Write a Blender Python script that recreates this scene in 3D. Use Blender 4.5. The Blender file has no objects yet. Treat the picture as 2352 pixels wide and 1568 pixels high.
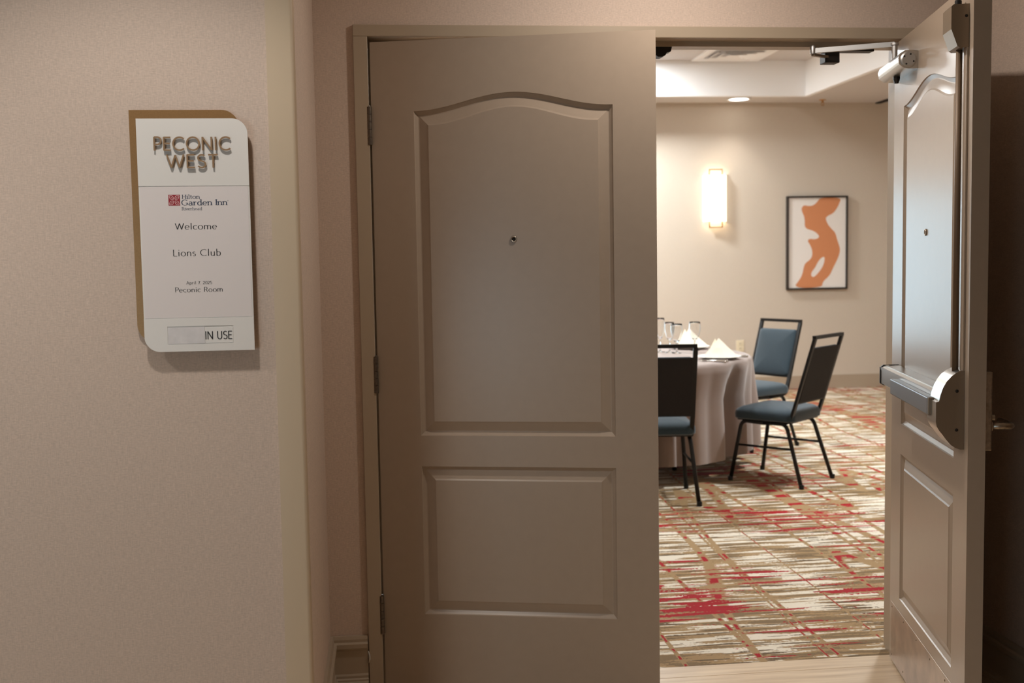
import bpy, bmesh, math, random
from mathutils import Vector, Matrix, noise as mnoise
C = bpy.context.scene
COL = C.collection
PI = math.pi
random.seed(7)

# ------------------------------------------------------------------ camera, world, lights, exposure
cam_d = bpy.data.cameras.new('camera')
cam = bpy.data.objects.new('camera', cam_d)
COL.objects.link(cam)
_r = Vector((0.9936, -0.1113, -0.0165)); _f = Vector((0.1098, 0.9911, -0.0748)).normalized()
_r = (_r - _f * _r.dot(_f)).normalized(); _u = _r.cross(_f)
m = Matrix.Identity(4)
for i in range(3):
    m[i][0], m[i][1], m[i][2] = _r[i], _u[i], -_f[i]
m.translation = Vector((0.0399, -3.6839, 1.4349))
cam.matrix_world = m
cam_d.sensor_fit = 'HORIZONTAL'; cam_d.sensor_width = 36.0
cam_d.lens = 2573.64 / 2352.0 * 36.0
cam_d.clip_start = 0.05; cam_d.clip_end = 100
cam_d.dof.use_dof = True; cam_d.dof.focus_distance = 3.0; cam_d.dof.aperture_fstop = 5.0
C.camera = cam

vs = C.view_settings
vs.view_transform = 'Standard'; vs.look = 'None'; vs.gamma = 1.0; vs.exposure = 0.0
vs.use_curve_mapping = False
C.display_settings.display_device = 'sRGB'
C.cycles.max_bounces = 8
C.cycles.diffuse_bounces = 5
C.cycles.glossy_bounces = 4
C.cycles.transmission_bounces = 8
C.cycles.sample_clamp_indirect = 6.0
C.cycles.caustics_refractive = False
C.cycles.caustics_reflective = False

world = bpy.data.worlds.new('world'); C.world = world
world.use_nodes = True
wb = world.node_tree.nodes['Background']
wb.inputs[0].default_value = (0.60, 0.85, 1.0, 1); wb.inputs[1].default_value = 4.6

def light(name, kind, loc, energy, color, size=0.1, rot=(0, 0, 0), spot=None, blend=0.5):
    d = bpy.data.lights.new(name, kind); d.energy = energy; d.color = color
    if kind == 'AREA':
        d.shape = 'DISK'; d.size = size
    elif kind in ('POINT', 'SPOT'):
        d.shadow_soft_size = size
        if kind == 'SPOT':
            d.spot_size = spot; d.spot_blend = blend
    o = bpy.data.objects.new(name, d); COL.objects.link(o)
    o.location = loc; o.rotation_euler = rot
    return o

WARM = (1.0, 0.94, 0.87)
WARM2 = (1.0, 0.90, 0.80)
# daylight portal in the far window (an opening to the sky)
p_ = light('window_portal', 'AREA', (1.5, 7.86, 1.12), 1.0, (1, 1, 1), rot=(-PI / 2, 0, 0))
p_.data.shape = 'RECTANGLE'; p_.data.size = 1.9; p_.data.size_y = 2.0
p_.data.cycles.is_portal = True
# banquet room: lamps in the raised middle of the ceiling
light('tray_lamp', 'AREA', (2.1, 6.85, 3.31), 96, (0.93, 0.98, 1.0), size=0.35)
light('tray_lamp', 'AREA', (-0.4, 6.85, 3.31), 96, (0.93, 0.98, 1.0), size=0.35)
light('tray_lamp', 'AREA', (-0.4, 4.6, 3.31), 74, (0.93, 0.98, 1.0), size=0.35)
light('tray_lamp', 'AREA', (3.7, 3.1, 3.31), 106, (0.93, 0.98, 1.0), size=0.35)
light('tray_lamp', 'AREA', (0.9, 4.15, 3.31), 64, (0.93, 0.98, 1.0), size=0.35)
light('border_downlight', 'SPOT', (3.60, 7.40, 2.965), 22, (1.0, 0.93, 0.84), size=0.08, spot=math.radians(95), blend=0.8)
# corridor: round recessed downlights, and cool fill through an added, unseen rear window
light('hall_downlight', 'SPOT', (-0.50, -1.80, 2.72), 50, WARM, size=0.065, spot=math.radians(120), blend=0.45)
light('hall_downlight', 'SPOT', (-1.9, -1.80, 2.72), 50, WARM, size=0.065, spot=math.radians(120), blend=0.45)
light('recess_downlight', 'AREA', (0.94, -0.62, 2.56), 10.8, WARM2, size=0.10)
p_ = light('hall_fill_portal', 'AREA', (-2.3, -5.42, 0.95), 1.0, (1, 1, 1), rot=(PI / 2, 0, 0))
p_.data.shape = 'RECTANGLE'; p_.data.size = 1.8; p_.data.size_y = 1.3
p_.data.cycles.is_portal = True

# ------------------------------------------------------------------ materials
def lin(r, g, b):
    f = lambda c: (c / 255 / 12.92) if c / 255 <= 0.04045 else ((c / 255 + 0.055) / 1.055) ** 2.4
    return (f(r), f(g), f(b), 1)

def mat(name, col, rough=0.5, metal=0.0, spec=0.5, bump=None, var=None, coat=0.0, sheen=0.0):
    m = bpy.data.materials.new(name); m.use_nodes = True
    nt = m.node_tree; b = nt.nodes['Principled BSDF']
    b.inputs['Base Color'].default_value = col
    b.inputs['Roughness'].default_value = rough
    b.inputs['Metallic'].default_value = metal
    b.inputs['Specular IOR Level'].default_value = spec
    b.inputs['Coat Weight'].default_value = coat
    b.inputs['Sheen Weight'].default_value = sheen
    tc = nt.nodes.new('ShaderNodeTexCoord')
    if bump:
        scale, strength, dist = bump
        n = nt.nodes.new('ShaderNodeTexNoise'); n.inputs['Scale'].default_value = scale; n.inputs['Detail'].default_value = 3
        nt.links.new(tc.outputs['Object'], n.inputs['Vector'])
        bp = nt.nodes.new('ShaderNodeBump'); bp.inputs['Strength'].default_value = strength; bp.inputs['Distance'].default_value = dist
        nt.links.new(n.outputs['Fac'], bp.inputs['Height']); nt.links.new(bp.outputs['Normal'], b.inputs['Normal'])
    if var:
        scale, amt = var
        n = nt.nodes.new('ShaderNodeTexNoise'); n.inputs['Scale'].default_value = scale; n.inputs['Detail'].default_value = 4
        nt.links.new(tc.outputs['Object'], n.inputs['Vector'])
        mr = nt.nodes.new('ShaderNodeMapRange'); mr.inputs['From Min'].default_value = 0.25; mr.inputs['From Max'].default_value = 0.75
        mr.inputs['To Min'].default_value = 1 - amt; mr.inputs['To Max'].default_value = 1 + amt
        nt.links.new(n.outputs['Fac'], mr.inputs['Value'])
        mx = nt.nodes.new('ShaderNodeMix'); mx.data_type = 'RGBA'; mx.blend_type = 'MULTIPLY'; mx.inputs[0].default_value = 1
        mx.inputs[6].default_value = col
        cb = nt.nodes.new('ShaderNodeCombineColor')
        for k in range(3): nt.links.new(mr.outputs[0], cb.inputs[k])
        nt.links.new(cb.outputs[0], mx.inputs[7]); nt.links.new(mx.outputs[2], b.inputs['Base Color'])
    return m

def emis(name, col, strength):
    m = bpy.data.materials.new(name); m.use_nodes = True
    b = m.node_tree.nodes['Principled BSDF']
    b.inputs['Base Color'].default_value = col
    b.inputs['Emission Color'].default_value = col; b.inputs['Emission Strength'].default_value = strength
    return m

def wallpaper(name, col, weave=0.07):
    """woven linen wallcovering: fine crossing threads with slubs"""
    m = bpy.data.materials.new(name); m.use_nodes = True
    nt = m.node_tree; b = nt.nodes['Principled BSDF']; b.inputs['Roughness'].default_value = 0.75
    b.inputs['Specular IOR Level'].default_value = 0.25
    tc = nt.nodes.new('ShaderNodeTexCoord')
    facs = []
    for sc in ((60, 60, 900), (700, 700, 45), (140, 140, 260)):
        mp = nt.nodes.new('ShaderNodeMapping'); mp.inputs['Scale'].default_value = sc
        n = nt.nodes.new('ShaderNodeTexNoise'); n.inputs['Scale'].default_value = 1.0; n.inputs['Detail'].default_value = 1.5
        nt.links.new(tc.outputs['Object'], mp.inputs['Vector']); nt.links.new(mp.outputs[0], n.inputs['Vector'])
        facs.append(n.outputs['Fac'])
    a1 = nt.nodes.new('ShaderNodeMath'); a1.operation = 'ADD'; nt.links.new(facs[0], a1.inputs[0]); nt.links.new(facs[1], a1.inputs[1])
    a2 = nt.nodes.new('ShaderNodeMath'); a2.operation = 'ADD'; nt.links.new(a1.outputs[0], a2.inputs[0]); nt.links.new(facs[2], a2.inputs[1])
    mr = nt.nodes.new('ShaderNodeMapRange'); mr.inputs['From Min'].default_value = 1.0; mr.inputs['From Max'].default_value = 2.0
    mr.inputs['To Min'].default_value = 1 - weave * 2.2; mr.inputs['To Max'].default_value = 1 + weave * 2.2
    nt.links.new(a2.outputs[0], mr.inputs['Value'])
    cb = nt.nodes.new('ShaderNodeCombineColor')
    for k in range(3): nt.links.new(mr.outputs[0], cb.inputs[k])
    mx = nt.nodes.new('ShaderNodeMix'); mx.data_type = 'RGBA'; mx.blend_type = 'MULTIPLY'; mx.inputs[0].default_value = 1
    mx.inputs[6].default_value = col
    nt.links.new(cb.outputs[0], mx.inputs[7]); nt.links.new(mx.outputs[2], b.inputs['Base Color'])
    bp = nt.nodes.new('ShaderNodeBump'); bp.inputs['Strength'].default_value = 0.35; bp.inputs['Distance'].default_value = 0.0008
    nt.links.new(a2.outputs[0], bp.inputs['Height']); nt.links.new(bp.outputs['Normal'], b.inputs['Normal'])
    return m

def carpet_material():
    m = bpy.data.materials.new('striated carpet'); m.use_nodes = True
    nt = m.node_tree; L = nt.links; b = nt.nodes['Principled BSDF']
    b.inputs['Roughness'].default_value = 0.9; b.inputs['Specular IOR Level'].default_value = 0.2
    b.inputs['Sheen Weight'].default_value = 0.10; b.inputs['Sheen Roughness'].default_value = 0.4
    tc = nt.nodes.new('ShaderNodeTexCoord')
    def N(scale, rot=0.0, detail=2.0, loc=(0, 0, 0), rough=0.5):
        mp = nt.nodes.new('ShaderNodeMapping'); mp.inputs['Scale'].default_value = scale; mp.inputs['Rotation'].default_value = (0, 0, rot); mp.inputs['Location'].default_value = loc
        n = nt.nodes.new('ShaderNodeTexNoise'); n.inputs['Scale'].default_value = 1; n.inputs['Detail'].default_value = detail; n.inputs['Roughness'].default_value = rough
        L.new(tc.outputs['Object'], mp.inputs[0]); L.new(mp.outputs[0], n.inputs['Vector']); return n.outputs['Fac']
    def M(op, a, c=None):
        x = nt.nodes.new('ShaderNodeMath'); x.operation = op
        for i, v in enumerate((a, c)):
            if v is None: continue
            if isinstance(v, (int, float)): x.inputs[i].default_value = v
            else: L.new(v, x.inputs[i])
        return x.outputs[0]
    def step(v, lo, hi):
        x = nt.nodes.new('ShaderNodeMapRange'); x.inputs['From Min'].default_value = lo; x.inputs['From Max'].default_value = hi
        L.new(v, x.inputs['Value']); return x.outputs[0]
    def mix(f, a, c):
        x = nt.nodes.new('ShaderNodeMix'); x.data_type = 'RGBA'; L.new(f, x.inputs[0])
        for i, v in ((6, a), (7, c)):
            if isinstance(v, tuple): x.inputs[i].default_value = v
            else: L.new(v, x.inputs[i])
        return x.outputs[2]
    jag = N((70, 70, 1), detail=1, rough=0.6)
    jag = M('MULTIPLY', M('SUBTRACT', jag, 0.5), 0.16)
    stripe = M('ADD', N((2.6, 25, 1), detail=2.2), jag)
    broad = N((0.9, 2.6, 1), loc=(3, 1, 0), detail=1)
    stripe = M('ADD', stripe, M('MULTIPLY', M('SUBTRACT', broad, 0.5), 0.35))
    thin = M('ADD', N((3.4, 48, 1), loc=(5, 9, 0), detail=2), jag)
    tan = lin(162, 133, 94); cream = lin(228, 218, 200); dark = lin(104, 84, 58); red = lin(160, 2, 22)
    c = mix(step(stripe, 0.505, 0.54), tan, cream)
    c = mix(step(thin, 0.575, 0.60), c, dark)
    c = mix(step(M('MULTIPLY', stripe, -1.0), -0.41, -0.385), c, lin(128, 105, 74))
    # tan veins that cross the stripes: zero lines of slanted noise, roughened
    def vein(scale, rot, loc, w):
        n = M('ADD', N(scale, rot, loc=loc, detail=0.0), M('MULTIPLY', jag, 0.10))
        return M('ABSOLUTE', M('SUBTRACT', n, 0.5)), w
    v1, w1 = vein((3.6, 0.22, 1), 0.55, (1.7, 3.1, 0), 0.020)
    v2, w2 = vein((3.0, 0.25, 1), -0.45, (6.4, 0.6, 0), 0.013)
    c = mix(step(M('MULTIPLY', v1, -1.0), -w1 - 0.006, -w1), c, tan)
    c = mix(step(M('MULTIPLY', v2, -1.0), -w2 - 0.006, -w2), c, tan)
    # red: thin streaks along the stripes, dashes down the veins, a few brush marks
    r1 = M('ADD', N((1.7, 19, 1), loc=(11, 4, 0), detail=2.2), jag)
    zone = N((0.9, 1.5, 1), loc=(7.3, 2.2, 0), detail=1)
    r1 = M('ADD', r1, M('MULTIPLY', M('SUBTRACT', zone, 0.5), 0.5))
    c = mix(step(r1, 0.638, 0.65), c, red)
    dash = M('ADD', N((3.0, 13, 1), loc=(2, 8, 0), detail=1), M('MULTIPLY', jag, 0.5))
    d1 = M('MULTIPLY', step(M('MULTIPLY', v1, -1.0), -0.013, -0.010), step(dash, 0.53, 0.55))
    c = mix(d1, c, red)
    d2 = M('MULTIPLY', step(M('MULTIPLY', v2, -1.0), -0.010, -0.008), step(dash, 0.51, 0.53))
    c = mix(d2, c, red)
    blot = M('ADD', N((5.5, 9, 1), 0.5, loc=(4.2, 7.7, 0), detail=1.5), jag)
    blot = M('ADD', blot, M('MULTIPLY', M('SUBTRACT', zone, 0.5), 0.35))
    c = mix(step(blot, 0.73, 0.745), c, red)
    L.new(c, b.inputs['Base Color'])
    bp = nt.nodes.new('ShaderNodeBump'); bp.inputs['Strength'].default_value = 0.5; bp.inputs['Distance'].default_value = 0.003
    L.new(N((260, 260, 1), detail=1), bp.inputs['Height']); L.new(bp.outputs['Normal'], b.inputs['Normal'])
    return m

def wood_material():
    m = bpy.data.materials.new('pale oak'); m.use_nodes = True
    nt = m.node_tree; L = nt.links; b = nt.nodes['Principled BSDF']; b.inputs['Roughness'].default_value = 0.38
    tc = nt.nodes.new('ShaderNodeTexCoord'); mp = nt.nodes.new('ShaderNodeMapping'); mp.inputs['Scale'].default_value = (2.5, 40, 40)
    n = nt.nodes.new('ShaderNodeTexNoise'); n.inputs['Scale'].default_value = 1; n.inputs['Detail'].default_value = 4
    cr = nt.nodes.new('ShaderNodeValToRGB'); cr.color_ramp.elements[0].color = lin(196, 168, 136); cr.color_ramp.elements[1].color = lin(226, 203, 172)
    cr.color_ramp.elements[0].position = 0.3; cr.color_ramp.elements[1].position = 0.7
    L.new(tc.outputs['Object'], mp.inputs[0]); L.new(mp.outputs[0], n.inputs['Vector']); L.new(n.outputs['Fac'], cr.inputs[0]); L.new(cr.outputs[0], b.inputs['Base Color'])
    return m

def pane_material():
    m = bpy.data.materials.new('window pane'); m.use_nodes = True
    nt = m.node_tree; nt.nodes.remove(nt.nodes['Principled BSDF']); out = nt.nodes['Material Output']
    t = nt.nodes.new('ShaderNodeBsdfTransparent'); g = nt.nodes.new('ShaderNodeBsdfGlossy'); g.inputs['Roughness'].default_value = 0.02
    f = nt.nodes.new('ShaderNodeFresnel'); f.inputs['IOR'].default_value = 1.25
    mx = nt.nodes.new('ShaderNodeMixShader')
    nt.links.new(f.outputs[0], mx.inputs[0]); nt.links.new(t.outputs[0], mx.inputs[1]); nt.links.new(g.outputs[0], mx.inputs[2]); nt.links.new(mx.outputs[0], out.inputs[0])
    return m

def glass_material():
    m = bpy.data.materials.new('clear glass'); m.use_nodes = True
    b = m.node_tree.nodes['Principled BSDF']
    b.inputs['Base Color'].default_value = (1, 1, 1, 1); b.inputs['Roughness'].default_value = 0.0
    b.inputs['Transmission Weight'].default_value = 1.0; b.inputs['IOR'].default_value = 1.45
    return m

M_wall = wallpaper('linen wallpaper', lin(204, 185, 171))
M_roomwall = wallpaper('beige wallcovering', lin(201, 189, 174), 0.025)
M_paint = mat('taupe satin paint', lin(164, 148, 132), rough=0.30, spec=0.36, bump=(9, 0.05, 0.004), var=(30, 0.02))
M_trim = mat('greige trim paint', lin(202, 183, 158), rough=0.35, bump=(60, 0.05, 0.001))
M_doorframe = mat('taupe steel frame paint', lin(170, 154, 134), rough=0.38, bump=(60, 0.05, 0.001))
M_hinge = mat('dark hinge steel', lin(104, 94, 84), rough=0.4, metal=0.7, var=(90, 0.25))
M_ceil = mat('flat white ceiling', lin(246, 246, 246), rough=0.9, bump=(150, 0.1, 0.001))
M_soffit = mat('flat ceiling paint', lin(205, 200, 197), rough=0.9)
M_alu = mat('satin aluminium', lin(196, 194, 190), rough=0.28, metal=1.0)
M_alu_rough = mat('brushed aluminium', lin(178, 176, 174), rough=0.42, metal=1.0, bump=(200, 0.1, 0.0005))
M_bronze = mat('dull painted metal', lin(142, 126, 108), rough=0.42, metal=0.6)
M_rod = mat('dull brown rod', lin(112, 92, 72), rough=0.5, metal=0.2)
M_nickel = mat('aged nickel', lin(172, 160, 145), rough=0.32, metal=1.0, var=(90, 0.25))
M_darkmetal = mat('blackened steel', lin(34, 30, 27), rough=0.5, metal=0.4)
M_brass = mat('pale brass', lin(190, 142, 82), rough=0.3, metal=1.0)
M_black = mat('black powder coat', lin(14, 13, 13), rough=0.42, spec=0.35)
M_blue = mat('blue teal upholstery', lin(31, 50, 60), rough=0.85, sheen=0.3, bump=(420, 0.5, 0.001), var=(220, 0.22))
M_blackfab = mat('charcoal back cloth', lin(26, 24, 25), rough=0.85, bump=(420, 0.4, 0.001), var=(200, 0.2))
M_cloth = mat('mauve taupe linen cloth', lin(156, 138, 129), rough=0.8, sheen=0.35, bump=(300, 0.25, 0.001))
M_white = mat('glazed white china', lin(240, 238, 234), rough=0.15)
M_napkin = mat('cream linen', lin(244, 236, 216), rough=0.85, bump=(200, 0.2, 0.001))
M_steel = mat('polished steel', lin(220, 218, 214), rough=0.12, metal=1.0)
M_glass = glass_material()
M_pane = pane_material()
M_signback = mat('bronze brown plate', lin(150, 112, 68), rough=0.38, metal=0.35, bump=(500, 0.15, 0.0005), var=(300, 0.08))
M_signwhite = mat('matte white acrylic', lin(226, 222, 217), rough=0.45)
M_paper = mat('white card', lin(224, 216, 214), rough=0.7)
M_tape = mat('smudged paper tape', lin(216, 212, 212), rough=0.6, var=(55, 0.07))
M_letter = mat('raised bronze lettering', lin(148, 118, 86), rough=0.45, metal=0.1)
M_ink = mat('black ink', lin(26, 24, 26), rough=0.6)
M_navy = mat('navy ink', lin(24, 44, 74), rough=0.6)
M_redink = mat('dark red ink', lin(150, 30, 42), rough=0.6)
M_pinkink = mat('pale pink ink', lin(240, 205, 205), rough=0.6)
M_wood = wood_material()
M_carpet = carpet_material()
M_plate = mat('ivory plastic', lin(226, 214, 186), rough=0.4)
M_dark = mat('dark recess', lin(28, 24, 21), rough=0.8)
M_caulk = mat('grey white caulk', lin(200, 196, 190), rough=0.6)
M_shade = emis('lit linen shade', (1.0, 0.90, 0.74, 1), 2.2)
M_lens = emis('lit lens', (1.0, 0.95, 0.88, 1), 6.0)
M_artwhite = mat('off white canvas', lin(232, 226, 220), rough=0.7)
M_artorange = mat('burnt orange paint', lin(206, 136, 92), rough=0.7)
M_frame = mat('black wood frame', lin(34, 27, 22), rough=0.45)

# ------------------------------------------------------------------ geometry helpers
def box(bm, x0, x1, y0, y1, z0, z1, bev=0.0, seg=2):
    r = bmesh.ops.create_cube(bm, size=1.0)
    vs_ = r['verts']
    bmesh.ops.scale(bm, vec=(abs(x1 - x0), abs(y1 - y0), abs(z1 - z0)), verts=vs_)
    bmesh.ops.translate(bm, vec=((x0 + x1) / 2, (y0 + y1) / 2, (z0 + z1) / 2), verts=vs_)
    if bev > 0:
        es = list({e for v in vs_ for e in v.link_edges})
        bmesh.ops.bevel(bm, geom=es, offset=bev, segments=seg, affect='EDGES', profile=0.5)
    return bm

def bbox(*a, **k):
    bm = bmesh.new(); box(bm, *a, **k); return bm

def tube(bm, pts, rad, seg=10, rect=None, cap=True):
    """sweep a circle (or a rect=(w,d) with its width along the sideways axis) along pts"""
    pts = [Vector(p) for p in pts]
    n = len(pts); rings = []
    up = None
    for i, p in enumerate(pts):
        t = (pts[min(i + 1, n - 1)] - pts[max(i - 1, 0)]).normalized()
        if up is None:
            a = Vector((0, 0, 1)) if abs(t.z) < 0.9 else Vector((1, 0, 0))
            up = (a - t * a.dot(t)).normalized()
        else:
            up = (up - t * up.dot(t)).normalized()
        s = t.cross(up)
        rr = rad[i] if isinstance(rad, (list, tuple)) else rad
        ring = []
        if rect:
            for a, b in ((-1, -1), (1, -1), (1, 1), (-1, 1)):
                ring.append(bm.verts.new(p + up * (a * rect[0] / 2) + s * (b * rect[1] / 2)))
        else:
            for k in range(seg):
                an = 2 * PI * k / seg
                ring.append(bm.verts.new(p + up * (math.cos(an) * rr) + s * (math.sin(an) * rr)))
        rings.append(ring)
    k = len(rings[0])
    for i in range(n - 1):
        for j in range(k):
            bm.faces.new((rings[i][j], rings[i][(j + 1) % k], rings[i + 1][(j + 1) % k], rings[i + 1][j]))
    if cap:
        bm.faces.new(rings[0][::-1]); bm.faces.new(rings[-1])
    return bm

def lathe(bm, prof, seg=24, center=(0, 0), axis='z'):
    rings = []
    for (r, z) in prof:
        if r < 1e-6:
            rings.append([bm.verts.new((center[0], center[1], z))])
        else:
            rings.append([bm.verts.new((center[0] + r * math.cos(2 * PI * k / seg), center[1] + r * math.sin(2 * PI * k / seg), z)) for k in range(seg)])
    for a, b in zip(rings[:-1], rings[1:]):
        for k in range(seg):
            k2 = (k + 1) % seg
            if len(a) == 1 and len(b) == 1: continue
            if len(a) == 1: bm.faces.new((a[0], b[k2], b[k]))
            elif len(b) == 1: bm.faces.new((a[k], a[k2], b[0]))
            else: bm.faces.new((a[k], a[k2], b[k2], b[k]))
    return bm

def prism(bm, outline, axis, a0, a1):
    """extrude a closed 2-D outline along axis ('x','y' or 'z')"""
    def P(u, v, a):
        return {'x': (a, u, v), 'y': (u, a, v), 'z': (u, v, a)}[axis]
    A = [bm.verts.new(P(u, v, a0)) for u, v in outline]
    B = [bm.verts.new(P(u, v, a1)) for u, v in outline]
    n = len(A)
    bm.faces.new(A); bm.faces.new(B[::-1])
    for i in range(n):
        bm.faces.new((A[i], B[i], B[(i + 1) % n], A[(i + 1) % n]))
    return bm

def sweep_profile(bm, prof, path, closed_ends=True):
    """sweep (d, z) profile along a plan path of (x, y, nx, ny) where n is the outward direction (mitred)"""
    rings = []
    for (x, y, nx, ny) in path:
        rings.append([bm.verts.new((x + nx * d, y + ny * d, z)) for d, z in prof])
    for a, b in zip(rings[:-1], rings[1:]):
        for i in range(len(a) - 1):
            bm.faces.new((a[i], a[i + 1], b[i + 1], b[i]))
    if closed_ends:
        bm.faces.new(rings[0]); bm.faces.new(rings[-1][::-1])
    return bm

def obj(name, bm, material, parent=None, smooth=False, recalc=True, loc=None):
    if recalc: bmesh.ops.recalc_face_normals(bm, faces=bm.faces[:])
    me = bpy.data.meshes.new(name); bm.to_mesh(me); bm.free()
    if smooth is True:
        for p in me.polygons: p.use_smooth = True
    elif smooth:
        for p in me.polygons: p.use_smooth = True
        try: me.set_sharp_from_angle(angle=math.radians(smooth))
        except Exception: pass
    for mm in (material if isinstance(material, (list, tuple)) else [material]): me.materials.append(mm)
    o = bpy.data.objects.new(name, me); COL.objects.link(o)
    if parent: o.parent = parent
    if loc: o.location = loc
    return o

def tag(o, label, cat, group=None, kind=None):
    o['label'] = label; o['category'] = cat
    if group: o['group'] = group
    if kind: o['kind'] = kind
    return o

def thing(name, label, cat, loc=(0, 0, 0), rotz=0, group=None, kind=None):
    o = bpy.data.objects.new(name, None); COL.objects.link(o)
    o.empty_display_size = 0.05
    o.location = loc; o.rotation_euler = (0, 0, rotz)
    return tag(o, label, cat, group, kind)

def struct(name, bm, material, label, cat, smooth=False):
    return tag(obj(name, bm, material, smooth=smooth), label, cat, kind='structure')

def copy_tree(o, parent=None):
    c = o.copy(); COL.objects.link(c); c.parent = parent
    for ch in list(o.children): copy_tree(ch, c)
    return c

# ------------------------------------------------------------------ the room shell
XR = 1.814        # right side of the clear opening (left side is x = 0)
RL, RR = -0.175, 1.99   # side walls of the recess in front of the doors
YH = -0.95        # face of the corridor walls
YB = 7.679        # far wall of the banquet room
ZS = 2.984        # its ceiling border; the raised middle is at ZT
ZT = 3.33
HB = 2.147        # underside of the door head
CT = 2.184        # top of the door casing

struct('wall_left', bbox(-4.0, RL, YH, 0.0, 0, 2.76), M_wall, 'beige linen papered corridor wall carrying the room sign', 'wall')
bm = bmesh.new()
box(bm, -4.0, -0.03, 0.0, 0.14, 0, 2.76); box(bm, XR + 0.03, 5.0, 0.0, 0.14, 0, 2.76); box(bm, -0.03, XR + 0.03, 0.0, 0.14, CT - 0.02, 2.76)
struct('wall_front', bm, M_wall, 'beige papered wall around the double doorway', 'wall')
struct('wall_right', bbox(RR, 5.0, YH, 0.0, 0, 2.76), M_wall, 'shaded papered wall behind the open door', 'wall')
bm = bmesh.new()
box(bm, -4.0, -3.2, -5.4, -5.3, 0, 2.76); box(bm, -1.4, 5.0, -5.4, -5.3, 0, 2.76); box(bm, -3.2, -1.4, -5.4, -5.3, 0, 0.3); box(bm, -3.2, -1.4, -5.4, -5.3, 1.6, 2.76)
struct('wall_rear', bm, M_wall, 'corridor wall facing the double doorway', 'wall')
bm = bmesh.new(); box(bm, -4.1, -4.0, -5.4, 0.14, 0, 2.76); box(bm, 5.0, 5.1, -5.4, 0.14, 0, 2.76)
struct('wall_end', bm, M_wall, 'end walls closing the corridor', 'wall')
bm = bmesh.new(); box(bm, -4.1, 5.1, -5.4, YH, 2.75, 2.8); box(bm, RL, RR, YH, 0.0, 2.58, 2.8)
struct('ceiling_hall', bm, M_ceil, 'flat corridor ceiling above the doorway', 'ceiling')

# banquet room walls
bm = bmesh.new()
WX0, WX1, WZ0, WZ1 = 0.55, 2.45, 0.15, 2.10
box(bm, -3.2, WX0, YB, YB + 0.15, 0, 3.5); box(bm, WX1, 6.6, YB, YB + 0.15, 0, 3.5)
box(bm, WX0, WX1, YB, YB + 0.15, 0, WZ0); box(bm, WX0, WX1, YB, YB + 0.15, WZ1, 3.5)
struct('wall_back', bm, M_roomwall, 'beige far wall of the banquet room with sconce and picture', 'wall')
bm = bmesh.new(); box(bm, -3.3, -3.2, 0.14, YB + 0.15, 0, 3.5)
struct('wall_room_left', bm, M_roomwall, 'beige side wall of the banquet room behind the closed leaf', 'wall')
bm = bmesh.new(); box(bm, 6.6, 6.7, 0.14, YB + 0.15, 0, 3.5)
struct('wall_room_right', bm, M_roomwall, 'beige side wall of the banquet room behind the open leaf', 'wall')
bm = bmesh.new()
box(bm, -3.3, -0.06, 0.141, 0.15, 0, 3.5); box(bm, XR + 0.06, 6.7, 0.141, 0.15, 0, 3.5); box(bm, -0.06, XR + 0.06, 0.141, 0.15, CT, 3.5)
struct('wall_room_front', bm, M_roomwall, 'beige room side of the doorway wall', 'wall')

# ceiling border, raised middle with four upright sides
TX0, TX1, TY0, TY1 = -1.6, 4.222, 1.3, 7.208
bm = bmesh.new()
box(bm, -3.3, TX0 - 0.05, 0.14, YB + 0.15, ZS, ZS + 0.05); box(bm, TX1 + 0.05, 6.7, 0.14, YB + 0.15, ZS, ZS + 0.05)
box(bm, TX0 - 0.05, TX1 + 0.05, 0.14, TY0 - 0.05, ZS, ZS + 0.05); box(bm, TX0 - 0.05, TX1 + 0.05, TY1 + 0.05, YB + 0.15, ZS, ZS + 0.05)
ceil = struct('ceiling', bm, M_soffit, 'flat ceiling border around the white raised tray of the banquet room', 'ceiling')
for a in ((TX0 - 0.05, TX0, TY0 - 0.05, TY1 + 0.05), (TX1, TX1 + 0.05, TY0 - 0.05, TY1 + 0.05), (TX0, TX1, TY0 - 0.05, TY0), (TX0, TX1, TY1, TY1 + 0.05)):
    obj('tray_side', bbox(a[0], a[1], a[2], a[3], ZS, ZT + 0.02), M_ceil, ceil)
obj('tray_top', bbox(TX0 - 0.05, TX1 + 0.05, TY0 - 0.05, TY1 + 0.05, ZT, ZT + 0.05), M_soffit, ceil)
obj('ceiling_slab', bbox(-3.4, 6.8, 0.14, YB + 0.2, 3.5, 3.6), M_soffit, ceil)
struct('trim_3', bbox(5.16, 5.215, 5.2, YB, ZS - 0.012, ZS), M_dark, 'thin dark strip on the ceiling by the far right corner', 'trim')  # thin dark strip drawn for a dark line along the ceiling

# floors
fl = struct('floor', bbox(-4.1, 5.1, -5.4, 0.05, -0.06, -0.012), M_wood, 'pale oak plank floor of the corridor', 'floor')
y1 = 0.049; k = 0
while y1 > -1.6:
    wdt = 0.098 if k == 0 else 0.19
    xs = [-0.17, 1.985] if k == 0 else ([-0.17, 0.5, 1.985] if k % 2 else [-0.17, 1.15, 1.985])
    if y1 < YH: xs = [-1.2] + xs[1:-1] + [3.0]
    for xa, xb in zip(xs[:-1], xs[1:]):
        obj('plank', bbox(xa + 0.0007, xb - 0.0007, y1 - wdt + 0.0012, y1, -0.012, 0.0, bev=0.0012, seg=1), M_wood, fl)
    y1 -= wdt; k += 1
bm = bmesh.new(); box(bm, -3.3, 6.7, 0.05, YB + 0.1, -0.06, 0.0)
struct('floor_carpet', bm, M_carpet, 'striated carpet in tan, cream and red filling the banquet room', 'carpet')

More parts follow.
